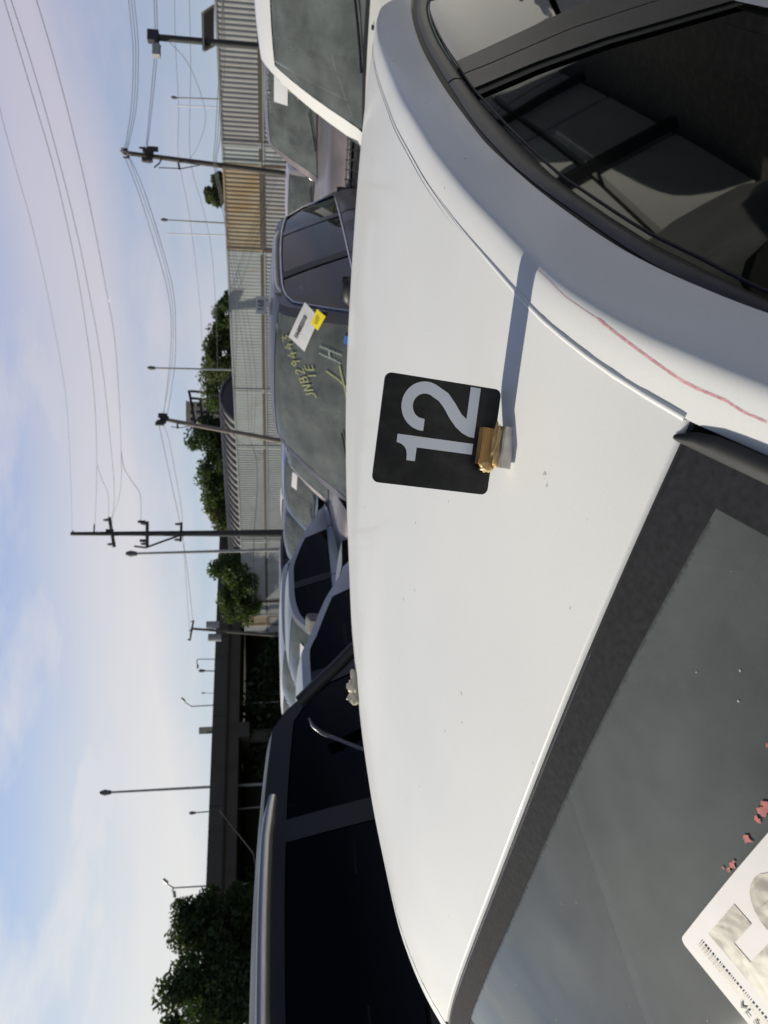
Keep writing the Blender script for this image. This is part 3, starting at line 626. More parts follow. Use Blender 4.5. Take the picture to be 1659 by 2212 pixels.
# red crayon line along the roof edge
def hit_strip(vx,vy):
    best=None
    d=ray(vx,vy); o=Vector((0,0,CZ))
    for i in range(241):
        l=-.25+1.1*i/240
        for j in range(41):
            a=j/40; p=strip(l,a); q=W_(p.x,p.y,p.z)-o; k=q.dot(d)/d.dot(d); e=(q-d*k).length/k
            if best is None or e<best[0]: best=(e,l,a)
    return best[1],best[2]
CRP=[(1160,583),(1192,610),(1225,640),(1258,665),(1290,690),(1335,726),(1380,758),(1430,792),(1480,822),(1520,845),(1560,866),(1610,888),(1659,908)]
cr=[hit_strip(*p) for p in CRP]
crayon=simple('red_crayon',(.62,.33,.36),.8,var=.25,scale=300)
b=MB(); OF=Vector((.00008,0,.00010)); rd=random.Random(4)
for i in range(2600):
    t=rd.random()*(len(cr)-1); k=int(t); f_=t-k; l=cr[k][0]+(cr[k+1][0]-cr[k][0])*f_; a=cr[k][1]+(cr[k+1][1]-cr[k][1])*f_
    thin=t<4; hg=.0022 if thin else rd.uniform(.003,.009)*(1.25 if t<9 else .9); a+=rd.uniform(-1,1)*(.0012 if thin else .007)
    if t>10 and rd.random()<.45: continue
    ln=rd.uniform(.0008,.0024); sl_=rd.uniform(0,.002)
    b.add([strip(u,v)+OF for u,v in((l-ln,a-hg*.5),(l+ln*.3,a-hg*.5),(l+ln+sl_,a+hg*.5),(l-ln*.2+sl_,a+hg*.5))],[(0,1,2,3)])
o=b.build('crayon_mark',crayon,hero); o['kind']='stuff'
# ------------------------------------------------------------------ black number plate 12 on its magnet
pc=hitf(1084,967,lambda q:roofz(q.x,q.y)); base=W_(pc.x,pc.y,pc.z)
nl=Vector((-(roofz(pc.x+.01,pc.y)-roofz(pc.x-.01,pc.y))/.02,-(roofz(pc.x,pc.y+.01)-roofz(pc.x,pc.y-.01))/.02,1)).normalized()
nw=(W_(nl.x,nl.y,nl.z)-W_(0,0,0)).normalized()
PLN=R(-6.5); dx=Vector((math.cos(PLN),math.sin(PLN),0)); dx=(dx-nw*dx.dot(nw)).normalized(); dy=nw.cross(dx)   # dx along the plate, dy away from the camera
plate=thing('number_plate_12','black rounded plate with pale digits 12 standing on a magnet on the white roof','number plate',base)
mat4=Matrix((dx,dy,nw)).transposed().to_4x4()@Matrix.Rotation(R(9.5),4,'Y')@Matrix.Scale(1.07,4); mat4.translation=base-nw*.0005; plate.matrix_world=mat4
PW,PH,z0=.0955,.1095,.0085; X0=-.0445
b=MB(); r_=.006; pts=[]
for cx,cz,a0 in((X0+PW-r_,z0+r_,270),(X0+PW-r_,z0+PH-r_,0),(X0+r_,z0+PH-r_,90),(X0+r_,z0+r_,180)):
    for k in range(6): a=R(a0+k*18); pts.append((cx+r_*math.cos(a),0,cz+r_*math.sin(a)))
nn=len(pts); b.add(pts,[tuple(range(nn))]); b.add([(p[0],.0016,p[2]) for p in pts],[tuple(reversed(range(nn)))])
b.f+=[(i,nn+i,nn+(i+1)%nn,(i+1)%nn) for i in range(nn)]; b.sm+=[False]*nn
pm_=Mat('black_plate'); pm_.set(rough=.42,spec=.35); pm_.mix(pm_.ramp(pm_.noise(38,7,rough=.7),[(.45,0),(.8,.35)]),(.010,.011,.013),(.095,.095,.09),'Base Color')
b.build('plate',pm_.m,plate)
dg=simple('pale_digit',(.70,.74,.80),.5,var=.03)
def poly(name,pts,ox,oz,sc,par,y=-.0007):
    b=MB(); b.add([(ox+x_*sc,y,oz+z_*sc) for x_,z_ in pts],[tuple(range(len(pts)))]); return b.build(name,dg,par)
def stroke(name,cl,wid,ox,oz,sc,par):
    b=MB(); k=len(cl); vs=[]
    for i,(x_,z_) in enumerate(cl):
        a=cl[max(0,i-1)]; c=cl[min(k-1,i+1)]; tx,tz=c[0]-a[0],c[1]-a[1]; l=math.hypot(tx,tz); nx,nz=-tz/l,tx/l; w2=wid/2
        vs+=[(ox+(x_+nx*w2)*sc,-.0007,oz+(z_+nz*w2)*sc),(ox+(x_-nx*w2)*sc,-.0007,oz+(z_-nz*w2)*sc)]
    b.add(vs,[(2*i,2*i+1,2*i+3,2*i+2) for i in range(k-1)]); return b
D=.0715
one=[(.20,0),(.335,0),(.335,1.0),(.235,1.0)]+[(.225-.02*k,.93-.028*k**.8) for k in range(4)]+[(.12,.862),(.02,.845),(.02,.735),(.20,.735)]
one=[(.21,0),(.345,0),(.345,1.0),(.245,1.0),(.232,.94),(.205,.895),(.165,.865),(.11,.85),(.04,.845),(.04,.735),(.21,.735)]
poly('digit',one,X0+.0195,z0+.0205,D,plate)
# the 2: a bowl, a diagonal and a foot, cut as one outline
outl=[]
import itertools
cxx,czz,ro,ri=.30,.70,.30,.155
outer=[(cxx+ro*math.cos(R(a)),czz+ro*math.sin(R(a))) for a in range(180,-31,-10)]
inner=[(cxx+ri*math.cos(R(a)),czz+ri*math.sin(R(a))) for a in range(-35,181,12)]
b=MB(); cl=[]
vsA=outer+[(.50,.42),(.40,.32),(.27,.21),(.22,.135),(.62,.135),(.62,0),(0,0)]+[(.005,.07),(.04,.17),(.10,.26),(.20,.36),(.32,.455),(.39,.53)]
inn=[(cxx+ri*math.cos(R(a)),czz+ri*math.sin(R(a))) for a in range(-35,181,12)]
two=vsA+inn[:-1]+[(cxx-ri,czz-.02),(.0,czz-.02)]
from mathutils.geometry import tessellate_polygon
v2=[Vector((X0+.0205+.029+x_*D,-.0007,z0+.0205+z_*D)) for x_,z_ in two]
b=MB(); b.add(v2,[tuple(t_) for t_ in tessellate_polygon([v2])]); b.build('digit',dg,plate)
# magnet block, plywood cleat and glue
mg=simple('nickel_magnet',(.50,.48,.46),.38,.55,var=.15,scale=120)
b=MB(); b.box((0,-.0135,.0052),(.037,.020,.0100)); b.build('magnet',mg,plate,bevel=.0007)
wd=Mat('plywood_edge'); wd.set(rough=.75); s_=wd.noise(90,4,(.25,1,14),.6); wd.to(wd.ramp(s_,[(.3,(.16,.075,.02)),(.5,(.42,.23,.075)),(.7,(.55,.34,.13))]),'Base Color'); wd.bump(s_,.001,.8)
b=MB(); b.box((-.001,-.0060,.0180),(.033,.0105,.0150)); b.build('wood_block',wd.m,plate,bevel=.0008)
gm_=simple('yellow_glue',(.62,.42,.18),.22,spec=.6,var=.25,scale=160,sss=.1)
def blob(name,mat,par,c,r,seed=1,n=3,amp=.25):
    bm=bmesh.new(); bmesh.ops.create_icosphere(bm,subdivisions=n,radius=1); rnd=random.Random(seed); ph=[rnd.uniform(0,6) for _ in range(9)]
    for v in bm.verts:
        p=v.co; f=1+amp*(math.sin(p.x*4+ph[0])*math.cos(p.y*5+ph[1])+.6*math.sin(p.z*9+ph[2]+p.x*6)); v.co=Vector((p.x*r[0]*f,p.y*r[1]*f,p.z*r[2]*f))+Vector(c)
    for f in bm.faces: f.smooth=True
    me=bpy.data.meshes.new(name); bm.to_mesh(me); bm.free(); me.materials.append(mat); return link(bpy.data.objects.new(name,me),par)
blob('glue_bead',gm_,plate,(0,-.0125,.0125),(.019,.006,.0042),4,4,.22)
blob('glue_drip',gm_,plate,(-.0185,-.008,.0165),(.0055,.0055,.0065),5,3,.2)
# crumpled masking paper caught on the far edge of the roof
pe=hitf(778,1520,lambda q:roofz(q.x,q.y)); 
if pe is None: pe=Vector((-.60,.66,1.48))
pe=Vector((-.612,.66,1.478))
pe=Vector((-.606,.70,1.492))
cp=thing('crumpled_paper','crumpled cream scrap of paper caught on the far edge of the white roof','paper scrap',W_(pe.x,pe.y,pe.z),-HEAD)
bm=bmesh.new(); bmesh.ops.create_icosphere(bm,subdivisions=3,radius=1); rnd=random.Random(11)
for v in bm.verts: k=.85+.22*math.sin(v.co.x*5+v.co.y*7)+.12*math.cos(v.co.z*9+v.co.y*4)+rnd.uniform(-.05,.05); v.co=Vector((v.co.x*.026*k,v.co.y*.052*k,v.co.z*.028*k-.003))
me=bpy.data.meshes.new('paper'); bm.to_mesh(me); bm.free(); me.materials.append(simple('cream_paper',(.72,.66,.50),.8,var=.06,scale=30)); link(bpy.data.objects.new('paper',me),cp)
# ================================================================== other cars
def PC(w_,lb,L_): return W_(w_,lb+L_/2,0)
bl=make_car('black_suv','black SUV with silver roof rails and a rear roof antenna beside the near white car',PC(-2.96,-2.30,4.75),'suv',4.75,1.94,1.79,'paint_black','gl_black','gl_side',rails='rail_silver',mirrors=(1,-1),zbelt=1.13,win_top=.10)
b=MB(); q=bl['T'](bl['rr']-.42,0); b.tube([q+Vector((0,0,0)),q+Vector((0,.10,.02)),q+Vector((0,.34,.20))],.006,6,.0025); b.build('roof_antenna',M['blackplastic'],bl['root'])
inv=bl['root'].matrix_basis.inverted(); b=MB(); b.tube([inv@at(x_,y_,3.15) for x_,y_ in((668,1552),(676,1568),(697,1584),(722,1594),(752,1606),(790,1621))],[.004,.008,.009,.009,.009,.009],8); b.build('highlight_streak',simple('navy_gloss',(.05,.06,.10),.3),bl['root'])  # navy tube laid in as the blue-grey highlight streak on the side
b=MB(); b.tube([inv@at(x_,y_,3.5) for x_,y_ in((648,1516),(690,1475),(730,1437),(768,1398))],.030,8); b.build('rear_pillar_molding',M['blackplastic'],bl['root'])
wv=make_car('white_suv','white SUV facing the camera with its dark windshield at the right behind the near roof',PC(.55,3.10,4.7),'suv',4.7,1.92,1.84,'paint_white','gl_side','gl_front',mirrors=(1,),zbelt=1.14,hdrop=.12,zcf=.655)
b=MB(); b.tube([wv['T'](wv['cow']-.16,-.28)+Vector((0,0,0)),wv['T'](wv['cow']-.16,-.28)+Vector((0,0,.012))],.012,8); b.build('washer_nozzle',M['rubber'],wv['root'])
gs=make_car('grey_suv','grey SUV with the plate 168 on its roof and yellow marker writing on its windshield',PC(-2.40,3.3,4.65),'suv',4.65,1.88,1.75,'paint_grey','gl_side','gl_front',rails='rail_silver',trim='chrome',mirror='blackplastic',mirrors=(1,),zbelt=1.04)
q=ws_quad(gs,'label','label_white',.60,.45,.32,.15,-.30); ws_text(gs,'FA4882010','ink',.59,.475,.044,-.30,.011,q,.001,'lettering')
yt=ws_quad(gs,'yellow_tag','yellow',.71,.345,.13,.07,-.30,.012); ws_text(gs,'LOT','ink',.71,.345,.035,-.30,.015,yt,0,'lettering')
ws_quad(gs,'blue_sticker','blueink',.66,.14,.06,.05,0)
ws_hand(gs,'JNB29443','chalk',.10,.30,.085,.62,.009); ws_hand(gs,'1E','chalk',.27,.31,.075,.5,.009); ws_hand(gs,'X','chalk',.20,.10,.20,-.6,.011,'cross_mark'); ws_hand(gs,'H','chalkw',.46,.17,.14,.0,.009,'pale_mark')
# plate 168 on the grey SUV
def small_plate(c,txt,name,label,x,y,sz=.125,wd=.20):
    p=c['T'](y,x); wp=c['root'].matrix_basis@p
    t=thing(name,label,'number plate',wp+Vector((0,0,.012)),-R(6))
    b=MB(); b.box((0,0,sz/2+.012),(wd,.003,sz)); b.build('plate',simple('pale_grey_plate',(.45,.46,.48),.5,var=.05),t)
    vs,fs=text_geo(txt,sz*.85,.002,0,5); b=MB(); b.add([(v.x*.85,-.003,v.y+sz/2+.014) for v in vs],fs); b.build('digits',simple('dark_digit_print',(.07,.08,.09),.5),t)
    b=MB(); b.box((0,-.012,.006),(.06,.03,.016)); b.build('magnet',mg,t,bevel=.002); return t
c_=gs['root'];
bpy.context.view_layer.update()
small_plate(gs,'168','number_plate_168','pale plate with the number 168 standing on the roof of the grey SUV',.52,gs['hd']+.72,.088,.15)
pk=make_car('dark_pickup','dark grey pickup with white label and yellow writing behind the white SUV',PC(-1.15,7.95,5.2),'pickup',5.2,1.95,1.83,'paint_mauve','gl_side','gl_front',mirrors=(),trim='chrome')
ws_quad(pk,'label','label_white',.12,.42,.42,.17,.0); ws_hand(pk,'JH23BK4','chalk',.0,.22,.12,-.1,.012); ws_hand(pk,'9KX24','chalkw',-.25,.62,.12,0,.014); ws_hand(pk,'SCXS','chalkw',.5,.25,.2,.3,.02)
sa=make_car('silver_sedan','silver sedan seen from its shaded left side right behind the black SUV',PC(-5.05,1.15,4.45),'sedan',4.45,1.78,1.50,'paint_silver','gl_black','gl_side',mirrors=(1,-1))
sc_=make_car('silver_crossover','silver crossover with black side glass and a white label on its windshield',PC(-6.95,4.15,4.6),'sedan',4.6,1.82,1.56,'paint_silver2','gl_black','gl_front',mirrors=())
ws_quad(sc_,'label','label_white',.30,.45,.28,.14,.1)
sd_=make_car('pale_silver_van','pale silver people carrier with silver mirror, farthest left of the silver cars',PC(-9.2,5.6,4.6),'suv',4.6,1.84,1.63,'paint_silver','gl_side','gl_front')
se=make_car('mauve_sedan','mauve grey sedan with clean windshield just left of the grey SUV',PC(-4.95,6.45,4.7),'suv',4.7,1.84,1.60,'paint_mauve','gl_side','gl_front',mirrors=())
ws_hand(se,'CK','chalkw',.2,.3,.12,.3,.012)
sf=make_car('blue_hatchback','blue hatchback with a white label on its windshield behind the mauve sedan',PC(-8.1,9.3,4.4),'suv',4.4,1.8,1.58,'paint_blue','gl_side','gl_front')
ws_quad(sf,'label','label_white',.3,.45,.32,.12,0)
sg=make_car('dark_sedan','dark sedan with a purple black roof behind the silver crossover',PC(-10.6,10.6,4.5),'sedan',4.5,1.8,1.52,'paint_dark','gl_side','gl_front')
nb=make_car('silver_suv','silver SUV parked beside the near car, seen only as reflection in its windows',PC(2.95,-1.7,4.6),'suv',4.6,1.84,1.66,'paint_silver','gl_black','gl_side',mirrors=())
wb0=W_(8.6,-9,0); cabm=simple('pale_reflection_panel',(.50,.52,.52),.6,var=.08,scale=1.5)
cab=thing('reflection_box','pale panelled box added right of the frame for its reflection in the near side windows','cabin',W_(2.6,3.3,0),-HEAD)  # added out of view only to be mirrored in the near side glass
b=MB(); b.box((1.3,3.2,1.3),(2.5,6.4,2.6)); b.build('reflection_box_frame',M['molding'],cab)
for k in range(5):
    for z_,h_ in ((.28,.50),(1.02,.86),(2.02,1.02)):
        b=MB(); b.box((-.01,.66+1.27*k,z_),(.09,1.20,h_)); b.build('wall_panel',cabm,cab)
for k in range(3): b=MB(); b.box((-.12,1.3+1.9*k,1.2),(.07,.07,2.4)); b.build('reflection_bar',M['rubber'],cab)  # added dark bars, standing in for pole shadows in that reflection
rv2=make_car('silver_wagon','silver wagon in the second row far right of the frame, seen only as reflection',PC(6.2,3.4,4.6),'suv',4.6,1.85,1.6,'paint_silver','gl_side','gl_side')
sb=thing('low_white_building','low white site building with dark windows, reflected in the near side windows','building',wb0,-HEAD)
whm=simple('white_render',(.48,.47,.45),.8,var=.06,scale=1.2)
b=MB(); b.box((2.5,13,1.65),(5,26,3.3)); b.build('wall',whm,sb)
b=MB(); b.box((2.4,13,3.38),(5.6,26.6,.14)); b.build('roof',M['rail_silver'],sb)
for k in range(7):
    b=MB(); b.box((-.02,2.2+3.5*k,1.9),(.06,1.5,.95)); wq=b.build('window',M['interior'],sb)
    b=MB(); b.box((-.06,2.2+3.5*k,1.38),(.12,1.7,.08)); b.build('sill',whm,wq)
for k in range(3):
    f_=W_(6.0,.5+5.5*k,0); t_=thing('yard_post',('first','second','third')[k]+' black steel post before the low white building, reflected only','post',f_,0,'posts before the white building'); b=MB(); b.tube([(0,0,0),(0,0,4.2)],.06,8); b.build('shaft',M['blackplastic'],t_); b=MB(); b.tube([(-.3,0,4.0),(.3,0,4.0)],.04,6); b.build('arm',M['blackplastic'],t_)
far=[(-11.9,6.9,'paint_white','suv',1.60,'white compact car far left of the silver cars'),(-4.2,13.2,'paint_pale','sedan',1.50,'pale pink sedan two rows behind the grey SUV'),(-7.4,15.2,'paint_silver','suv',1.62,'silver wagon in the fourth row with a bright roof'),(-11.2,16.0,'paint_white','suv',1.62,'white wagon in the fourth row beyond the dark sedan'),(-1.4,14.6,'paint_grey','suv',1.66,'grey wagon behind the dark pickup'),(-14.4,12.6,'paint_dark','suv',1.60,'dark hatchback at the left end of the third row'),(-17.4,14.2,'paint_silver2','sedan',1.48,'grey silver saloon beyond the dark hatchback'),(-8.8,21.5,'paint_mauve','suv',1.64,'mauve wagon in the farthest row near the tall black pole'),(-13.9,21.8,'paint_pale','suv',1.62,'pale wagon in the farthest row left of the tall pole'),(-19.6,22.5,'paint_white','sedan',1.5,'white sedan in the farthest row at the far left'),(-3.6,20.8,'paint_blue','suv',1.62,'blue wagon in the farthest row by the lights'),(1.6,14.2,'paint_silver','suv',1.66,'silver wagon behind the white SUV')]
for w_,lb,pm,st,H_,lab in far:
    make_car('parked_car',lab,PC(w_,lb,4.5),st,4.5,1.8,H_,pm,'gl_side','gl_front',detail=False,seats=False)
# ================================================================== container wall
A0=Vector((31,43,0)); A1=Vector((-13.6,88,0)); AD=(A1-A0).normalized(); AN=Vector((AD.y,-AD.x,0)); 
if AN.y>0: AN=-AN
def steel(name,base,rust=.0,var=.12,rustcol=(.30,.17,.07)):
    m=Mat(name); m.set(rough=.6,spec=.3)
    a=m.ramp(m.noise(.5,6,rough=.65),[(.3,tuple(c*(1-var) for c in base)),(.7,tuple(c*(1+var) for c in base))])
    m.mix(m.ramp(m.noise(1.1,8,(1,1,.35),.7),[(.62-rust*.35,0),(.80-rust*.25,min(1,.35+rust))]),a,rustcol,'Base Color'); return m.m
CM={'grey':steel('weathered_grey_steel',(.27,.27,.27),.18),'rust':steel('rusty_ochre_steel',(.29,.25,.18),.6,.12,(.27,.18,.09)),'pale':steel('faded_pale_steel',(.30,.33,.33),.12),'white':steel('chalky_white_steel',(.30,.32,.32),.1),'frame':steel('dark_container_frame',(.085,.075,.062),.15),'rustred':steel('red_rust_frame',(.11,.075,.055),.3)}
def container(pos,length,z,key,label,fr='frame',amp=.036,pitch=.28):
    t=thing('shipping_container',label,'container',pos+Vector((0,0,z)),math.atan2(AD.y,AD.x),'shipping containers stacked as a wall')
    Hc,Dc=2.55,2.44; n=int((length-.3)/pitch); s_=(length-.3)/n
    # local x along the wall, +y towards the yard if AN is on that side
    sgn=1 if Vector((-AD.y,AD.x,0)).dot(AN)>0 else -1
    b=MB(); xs=[]
    for i in range(n):
        x=.15+i*s_; xs+=[(x,0),(x+s_*.28,0),(x+s_*.5,-amp),(x+s_*.78,-amp)]
    xs.append((length-.15,0))
    vs=[(x,sgn*(y-.03),zz) for x,y in xs for zz in(.16,Hc-.12)]
    b.add(vs,[(2*i,2*i+2,2*i+3,2*i+1) for i in range(len(xs)-1)]); b.build('side_panel',CM[key],t)
    b=MB(); b.box((length/2,sgn*-.04,.04),(length,.10,.24)); b.build('bottom_rail',CM[fr],t)
    b=MB(); b.box((length/2,sgn*-.04,Hc-.06),(length,.08,.12)); b.build('top_rail',CM[fr if fr!='frame' else key],t)
    for x in(.075,length-.075):
        b=MB(); b.box((x,sgn*-.035,Hc/2),(.15,.09,Hc-.34)); b.box((x,sgn*-.03,.09),(.18,.12,.178)); b.box((x,sgn*-.03,Hc-.07),(.18,.12,.138)); b.build('corner_post',CM[fr if fr!='frame' else key],t)
    b=MB(); b.box((length/2,sgn*(-Dc/2-.06),Hc/2),(length-.02,Dc-.1,Hc-.06)); b.build('box_body',CM[key],t)
    return t
lay=[(-14.0,12.1,'grey','long grey corrugated container at the far right of the wall'),(-1.75,12.1,'grey','long grey corrugated container behind the floodlight pole'),(10.4,1.15,'pale','narrow pale end unit beside the leaning utility pole'),(11.6,6.05,'rust','short rusty ochre container between the grey and the pale ones'),(17.7,12.15,'pale','long pale container left of the rusty one'),(29.9,6.05,'pale','short pale container beside the second utility pole'),(36.0,12.1,'white','long pale ribbed container behind the tall black pole'),(48.2,12.1,'white','last long ribbed container at the left end of the wall'),(60.4,1.6,'rust','narrow rusty unit near the left end of the wall'),(62.1,1.3,'white','white door end closing the container wall at the left')]
for a,ln,key,lab in lay:
    p=A0+AD*a
    container(p,ln,2.62,key,lab+', upper layer',amp=.036 if key!='pale' or ln<5 else .012)
    container(p,ln,0,'grey' if key in('rust','grey') else 'white',lab+', lower layer','frame' if key!='rust' else 'rustred')
# a brown timber kerb rail between the two layers
# ================================================================== arched metal building behind the wall
qc=A0+AD*41.0-AN*14.5; ql=27.0; qr=6.4; qz=1.0
qb=thing('arched_metal_building','long grey building with an arched ribbed metal roof behind the containers','building',qc,math.atan2(AD.y,AD.x))
qm=Mat('aged_galvanised_roof'); qm.set(rough=.55,metal=.25); qm.to(qm.ramp(qm.noise(.35,6),[(.3,(.20,.19,.18)),(.7,(.27,.26,.25))]),'Base Color'); qm=qm.m
b=MB(); b.patch(lambda x,a:Vector((x,qr*math.cos(a),qz+qr*math.sin(a))),0,ql,0,math.pi,20,30,True,True); b.build('roof',qm,qb)
for x,fl in((0.3,0),(ql-.3,1)):
    b=MB(); pts=[(x,qr*.99*math.cos(math.pi*i/24),qz+qr*.99*math.sin(math.pi*i/24)) for i in range(25)]; b.add(pts+[(x,-qr*.99,0),(x,qr*.99,0)],[tuple(range(27))]); b.build('end_wall',M['blackplastic'] if 0 else steel('dark_end_cladding',(.075,.075,.09),.0),qb)
for i in range(28):
    x=.2+i*(ql-.4)/27; b=MB(); n=14; b.tube([(x,(qr+.10)*math.cos(math.pi*j/n),qz+(qr+.10)*math.sin(math.pi*j/n)) for j in range(n+1)],.16,6,cap=False); b.build('roof_rib',qm,qb)
# ================================================================== overpass
con=Mat('stained_concrete'); con.set(rough=.85,spec=.2); con.mix(con.ramp(con.noise(.6,7,(1,1,.3),.7),[(.45,0),(.75,.6)]),(.078,.073,.062),(.042,.039,.032),'Base Color'); con=con.m
b0=at(470,1270,100)*1.0; b1=at(443,1965,80)
BD=Vector((b0.x-b1.x,b0.y-b1.y,0)).normalized(); BNn=Vector((-BD.y,BD.x,0)); 
ov=thing('overpass','dark concrete highway overpass crossing behind the yard on the left','bridge',(b1.x,b1.y,0),math.atan2(BD.y,BD.x))
Ht=lambda x:b1.z+(b0.z-b1.z)*x/((b0-b1).xy.length)
def bbox(name,x0,x1,y0,y1,za,zb2,m=con,par=None):
    b=MB(); vs=[]
    for x in(x0,x1):
        for y in(y0,y1):
            for z in(za,zb2): vs.append((x,y,Ht(x)+z))
    b.add(vs,[(0,1,3,2),(4,6,7,5),(0,4,5,1),(2,3,7,6),(0,2,6,4),(1,5,7,3)]); return b.build(name,m,par or ov)
bbox('parapet',-60,95,-.1,.25,-1.55,0); bbox('parapet',-60,95,13.4,13.7,-1.3,0)
bbox('deck',-60,95,.1,13.5,-1.7,-1.32); bbox('girder',-60,95,.55,1.15,-3.0,-1.7); 
for yy in(3.5,6.2,8.9,11.6): bbox('girder',-60,95,yy,yy+.5,-3.0,-1.7)
for x in(-38,-12,18.5,46,74):
    
    for yy in(3.2,10.6): b=MB(); b.tube([(x,yy,0),(x,yy,Ht(x)-4.2)],.75,16); b.build('column',con,ov)
    b=MB(); b.box((x,6.9,Ht(x)-3.6),(1.7,13.2,1.2)); b.build('pier_cap',con,ov)
for i in range(14):
    b=MB(); x=-50+i*10; b.box((x,-.13,Ht(x)-.75),(.05,.06,1.5)); b.build('parapet_joint',M['blackplastic'],ov)
# ================================================================== foliage
def leafmat(name,a,b_):
    m=Mat(name); m.set(rough=.6,spec=.25); oi=m.N.new('ShaderNodeObjectInfo'); g_=m.N.new('ShaderNodeNewGeometry')
    m.to(m.ramp(g_.outputs['Random Per Island'],[(0,a),(.6,b_),(1,tuple(x*1.25 for x in b_))]),'Base Color'); m.b.inputs['Subsurface Weight'].default_value=0; 
    tr=m.N.new('ShaderNodeBsdfTranslucent'); tr.inputs[0].default_value=(b_[0]*1.3,b_[1]*1.3,b_[2]*.7,1); mx_=m.N.new('ShaderNodeMixShader'); mx_.inputs[0].default_value=.3; m.L.new(m.b.outputs[0],mx_.inputs[1]); m.L.new(tr.outputs[0],mx_.inputs[2]); m.L.new(mx_.outputs[0],m.o.inputs[0]); return m.m
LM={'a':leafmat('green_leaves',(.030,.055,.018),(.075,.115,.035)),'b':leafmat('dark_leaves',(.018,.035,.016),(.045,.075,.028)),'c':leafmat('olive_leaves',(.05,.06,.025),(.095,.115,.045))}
bark=simple('bark',(.09,.07,.055),.9)
def tree(name,label,x,y,zt_,wid,crown_h,lm='a',n=2600,leaf=.16,dens=.62,nc=26,seed=1,group='trees beyond the yard',zg=0,trunk=True):
    rnd=random.Random(seed); t=thing(name,label,'tree',(x,y,zg),rnd.uniform(0,6),group)
    cz=zt_-crown_h/2; cl=[]
    for _ in range(nc):
        while True:
            p=Vector((rnd.uniform(-1,1),rnd.uniform(-1,1),rnd.uniform(-1,1)))
            if .15<p.length<1: break
        cl.append((Vector((p.x*wid*.44,p.y*wid*.44,cz+p.z*crown_h*.46)),rnd.uniform(.55,1.15)*min(wid,crown_h)*.21))
    if trunk:
        b=MB(); z1=cz; b.tube([(0,0,0),(wid*.02,0,z1*.5),(0,wid*.02,z1)],wid*.035,9,wid*.015)
        for c,r_ in cl[:10]: b.tube([(0,0,z1*.65),(c*.5)+Vector((0,0,z1*.35)),c],wid*.012,5,wid*.004)
        b.build('trunk',bark,t)
    b=MB()
    for c,r_ in cl:
        k=int(n/nc*(r_/(min(wid,crown_h)*.125))**2)
        for _ in range(k):
            d=Vector((rnd.gauss(0,1),rnd.gauss(0,1),rnd.gauss(0,.75))); d=d.normalized()*(rnd.random()**.45)*r_*1.1; p=c+d
            s_=leaf*rnd.uniform(.6,1.4); u=Vector((rnd.uniform(-1,1),rnd.uniform(-1,1),rnd.uniform(-.6,.6))).normalized(); v=u.orthogonal(); v.rotate(Matrix.Rotation(rnd.uniform(0,6),3,u)); v.normalize()
            b.add([p-u*s_,p+v*s_*.5,p+u*s_,p-v*s_*.5],[(0,1,2,3)])
    b.build('crown',LM[lm],t); return t
def tree_at(label,vyc,vtop,vbot,wpx,Y,**k):
    c=at(vtop,vyc,Y); bt=at(vbot,vyc,Y); return tree('tree',label,c.x,Y,c.z,wpx*Y/F,c.z-bt.z,**k)
tree_at('round bushy green tree peeping over the rusty container',413,444,500,80,70,seed=2,leaf=.16,n=3000,lm='c')
tree_at('small dark tree just over the pale container left of the rusty one',650,472,520,40,80,seed=3,n=1200,lm='a')
tree_at('green tree rising over the pale container beside the small dark one',690,460,540,70,85,seed=4,n=2200,lm='a')
tree_at('broad green tree with the street lamp standing in front of it',760,434,545,130,88,seed=5,n=4200,lm='c',leaf=.2)
tree_at('loose open tree by the metal billboard frame',835,428,540,110,95,seed=6,n=2200,lm='a',leaf=.2,nc=20)
tree_at('tall dark tree just left of the second utility pole',965,408,520,115,100,seed=7,n=3400,lm='b',leaf=.24)
tree_at('green tree left of the dark one behind the arched roof',1045,425,530,120,104,seed=8,n=3200,lm='a',leaf=.24)
tree_at('low tree with light gaps behind the arched roof near the tall pole',1115,442,530,80,104,seed=9,n=2000,lm='c',leaf=.24)
tree_at('large bushy tree at the left end of the arched roof',1240,456,560,104,82,seed=10,n=3600,lm='a',leaf=.2)
tree_at('green tree spilling over the left end of the container wall',1300,478,570,90,84,seed=11,n=2600,lm='a',leaf=.18)
tree_at('tall dark green tree at the far left with a feathery top',2005,370,590,135,42,seed=12,n=9000,lm='b',leaf=.13,nc=44)
tree_at('tallest dark green tree at the left edge of the photo',2130,352,590,190,40,seed=13,n=12000,lm='b',leaf=.13,nc=54)
tree_at('lower dark tree hiding the end of the overpass',1960,440,600,70,46,seed=14,n=3600,lm='b',leaf=.13,nc=26)
tree_at('dark tree beyond the far left edge of the photo',2230,350,590,180,42,seed=15,n=6000,lm='b',leaf=.14,nc=30)
random.seed(21)
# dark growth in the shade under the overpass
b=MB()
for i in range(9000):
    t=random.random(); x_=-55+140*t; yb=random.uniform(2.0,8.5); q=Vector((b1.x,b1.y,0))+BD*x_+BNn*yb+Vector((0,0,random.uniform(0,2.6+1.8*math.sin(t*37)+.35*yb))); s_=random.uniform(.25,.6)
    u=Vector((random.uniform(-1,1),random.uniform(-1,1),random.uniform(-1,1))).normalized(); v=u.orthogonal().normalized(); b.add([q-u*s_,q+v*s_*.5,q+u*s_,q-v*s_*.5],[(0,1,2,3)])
tag(b.build('undergrowth',LM['b']),'dark undergrowth in the shade beneath the overpass','plants',kind='stuff')
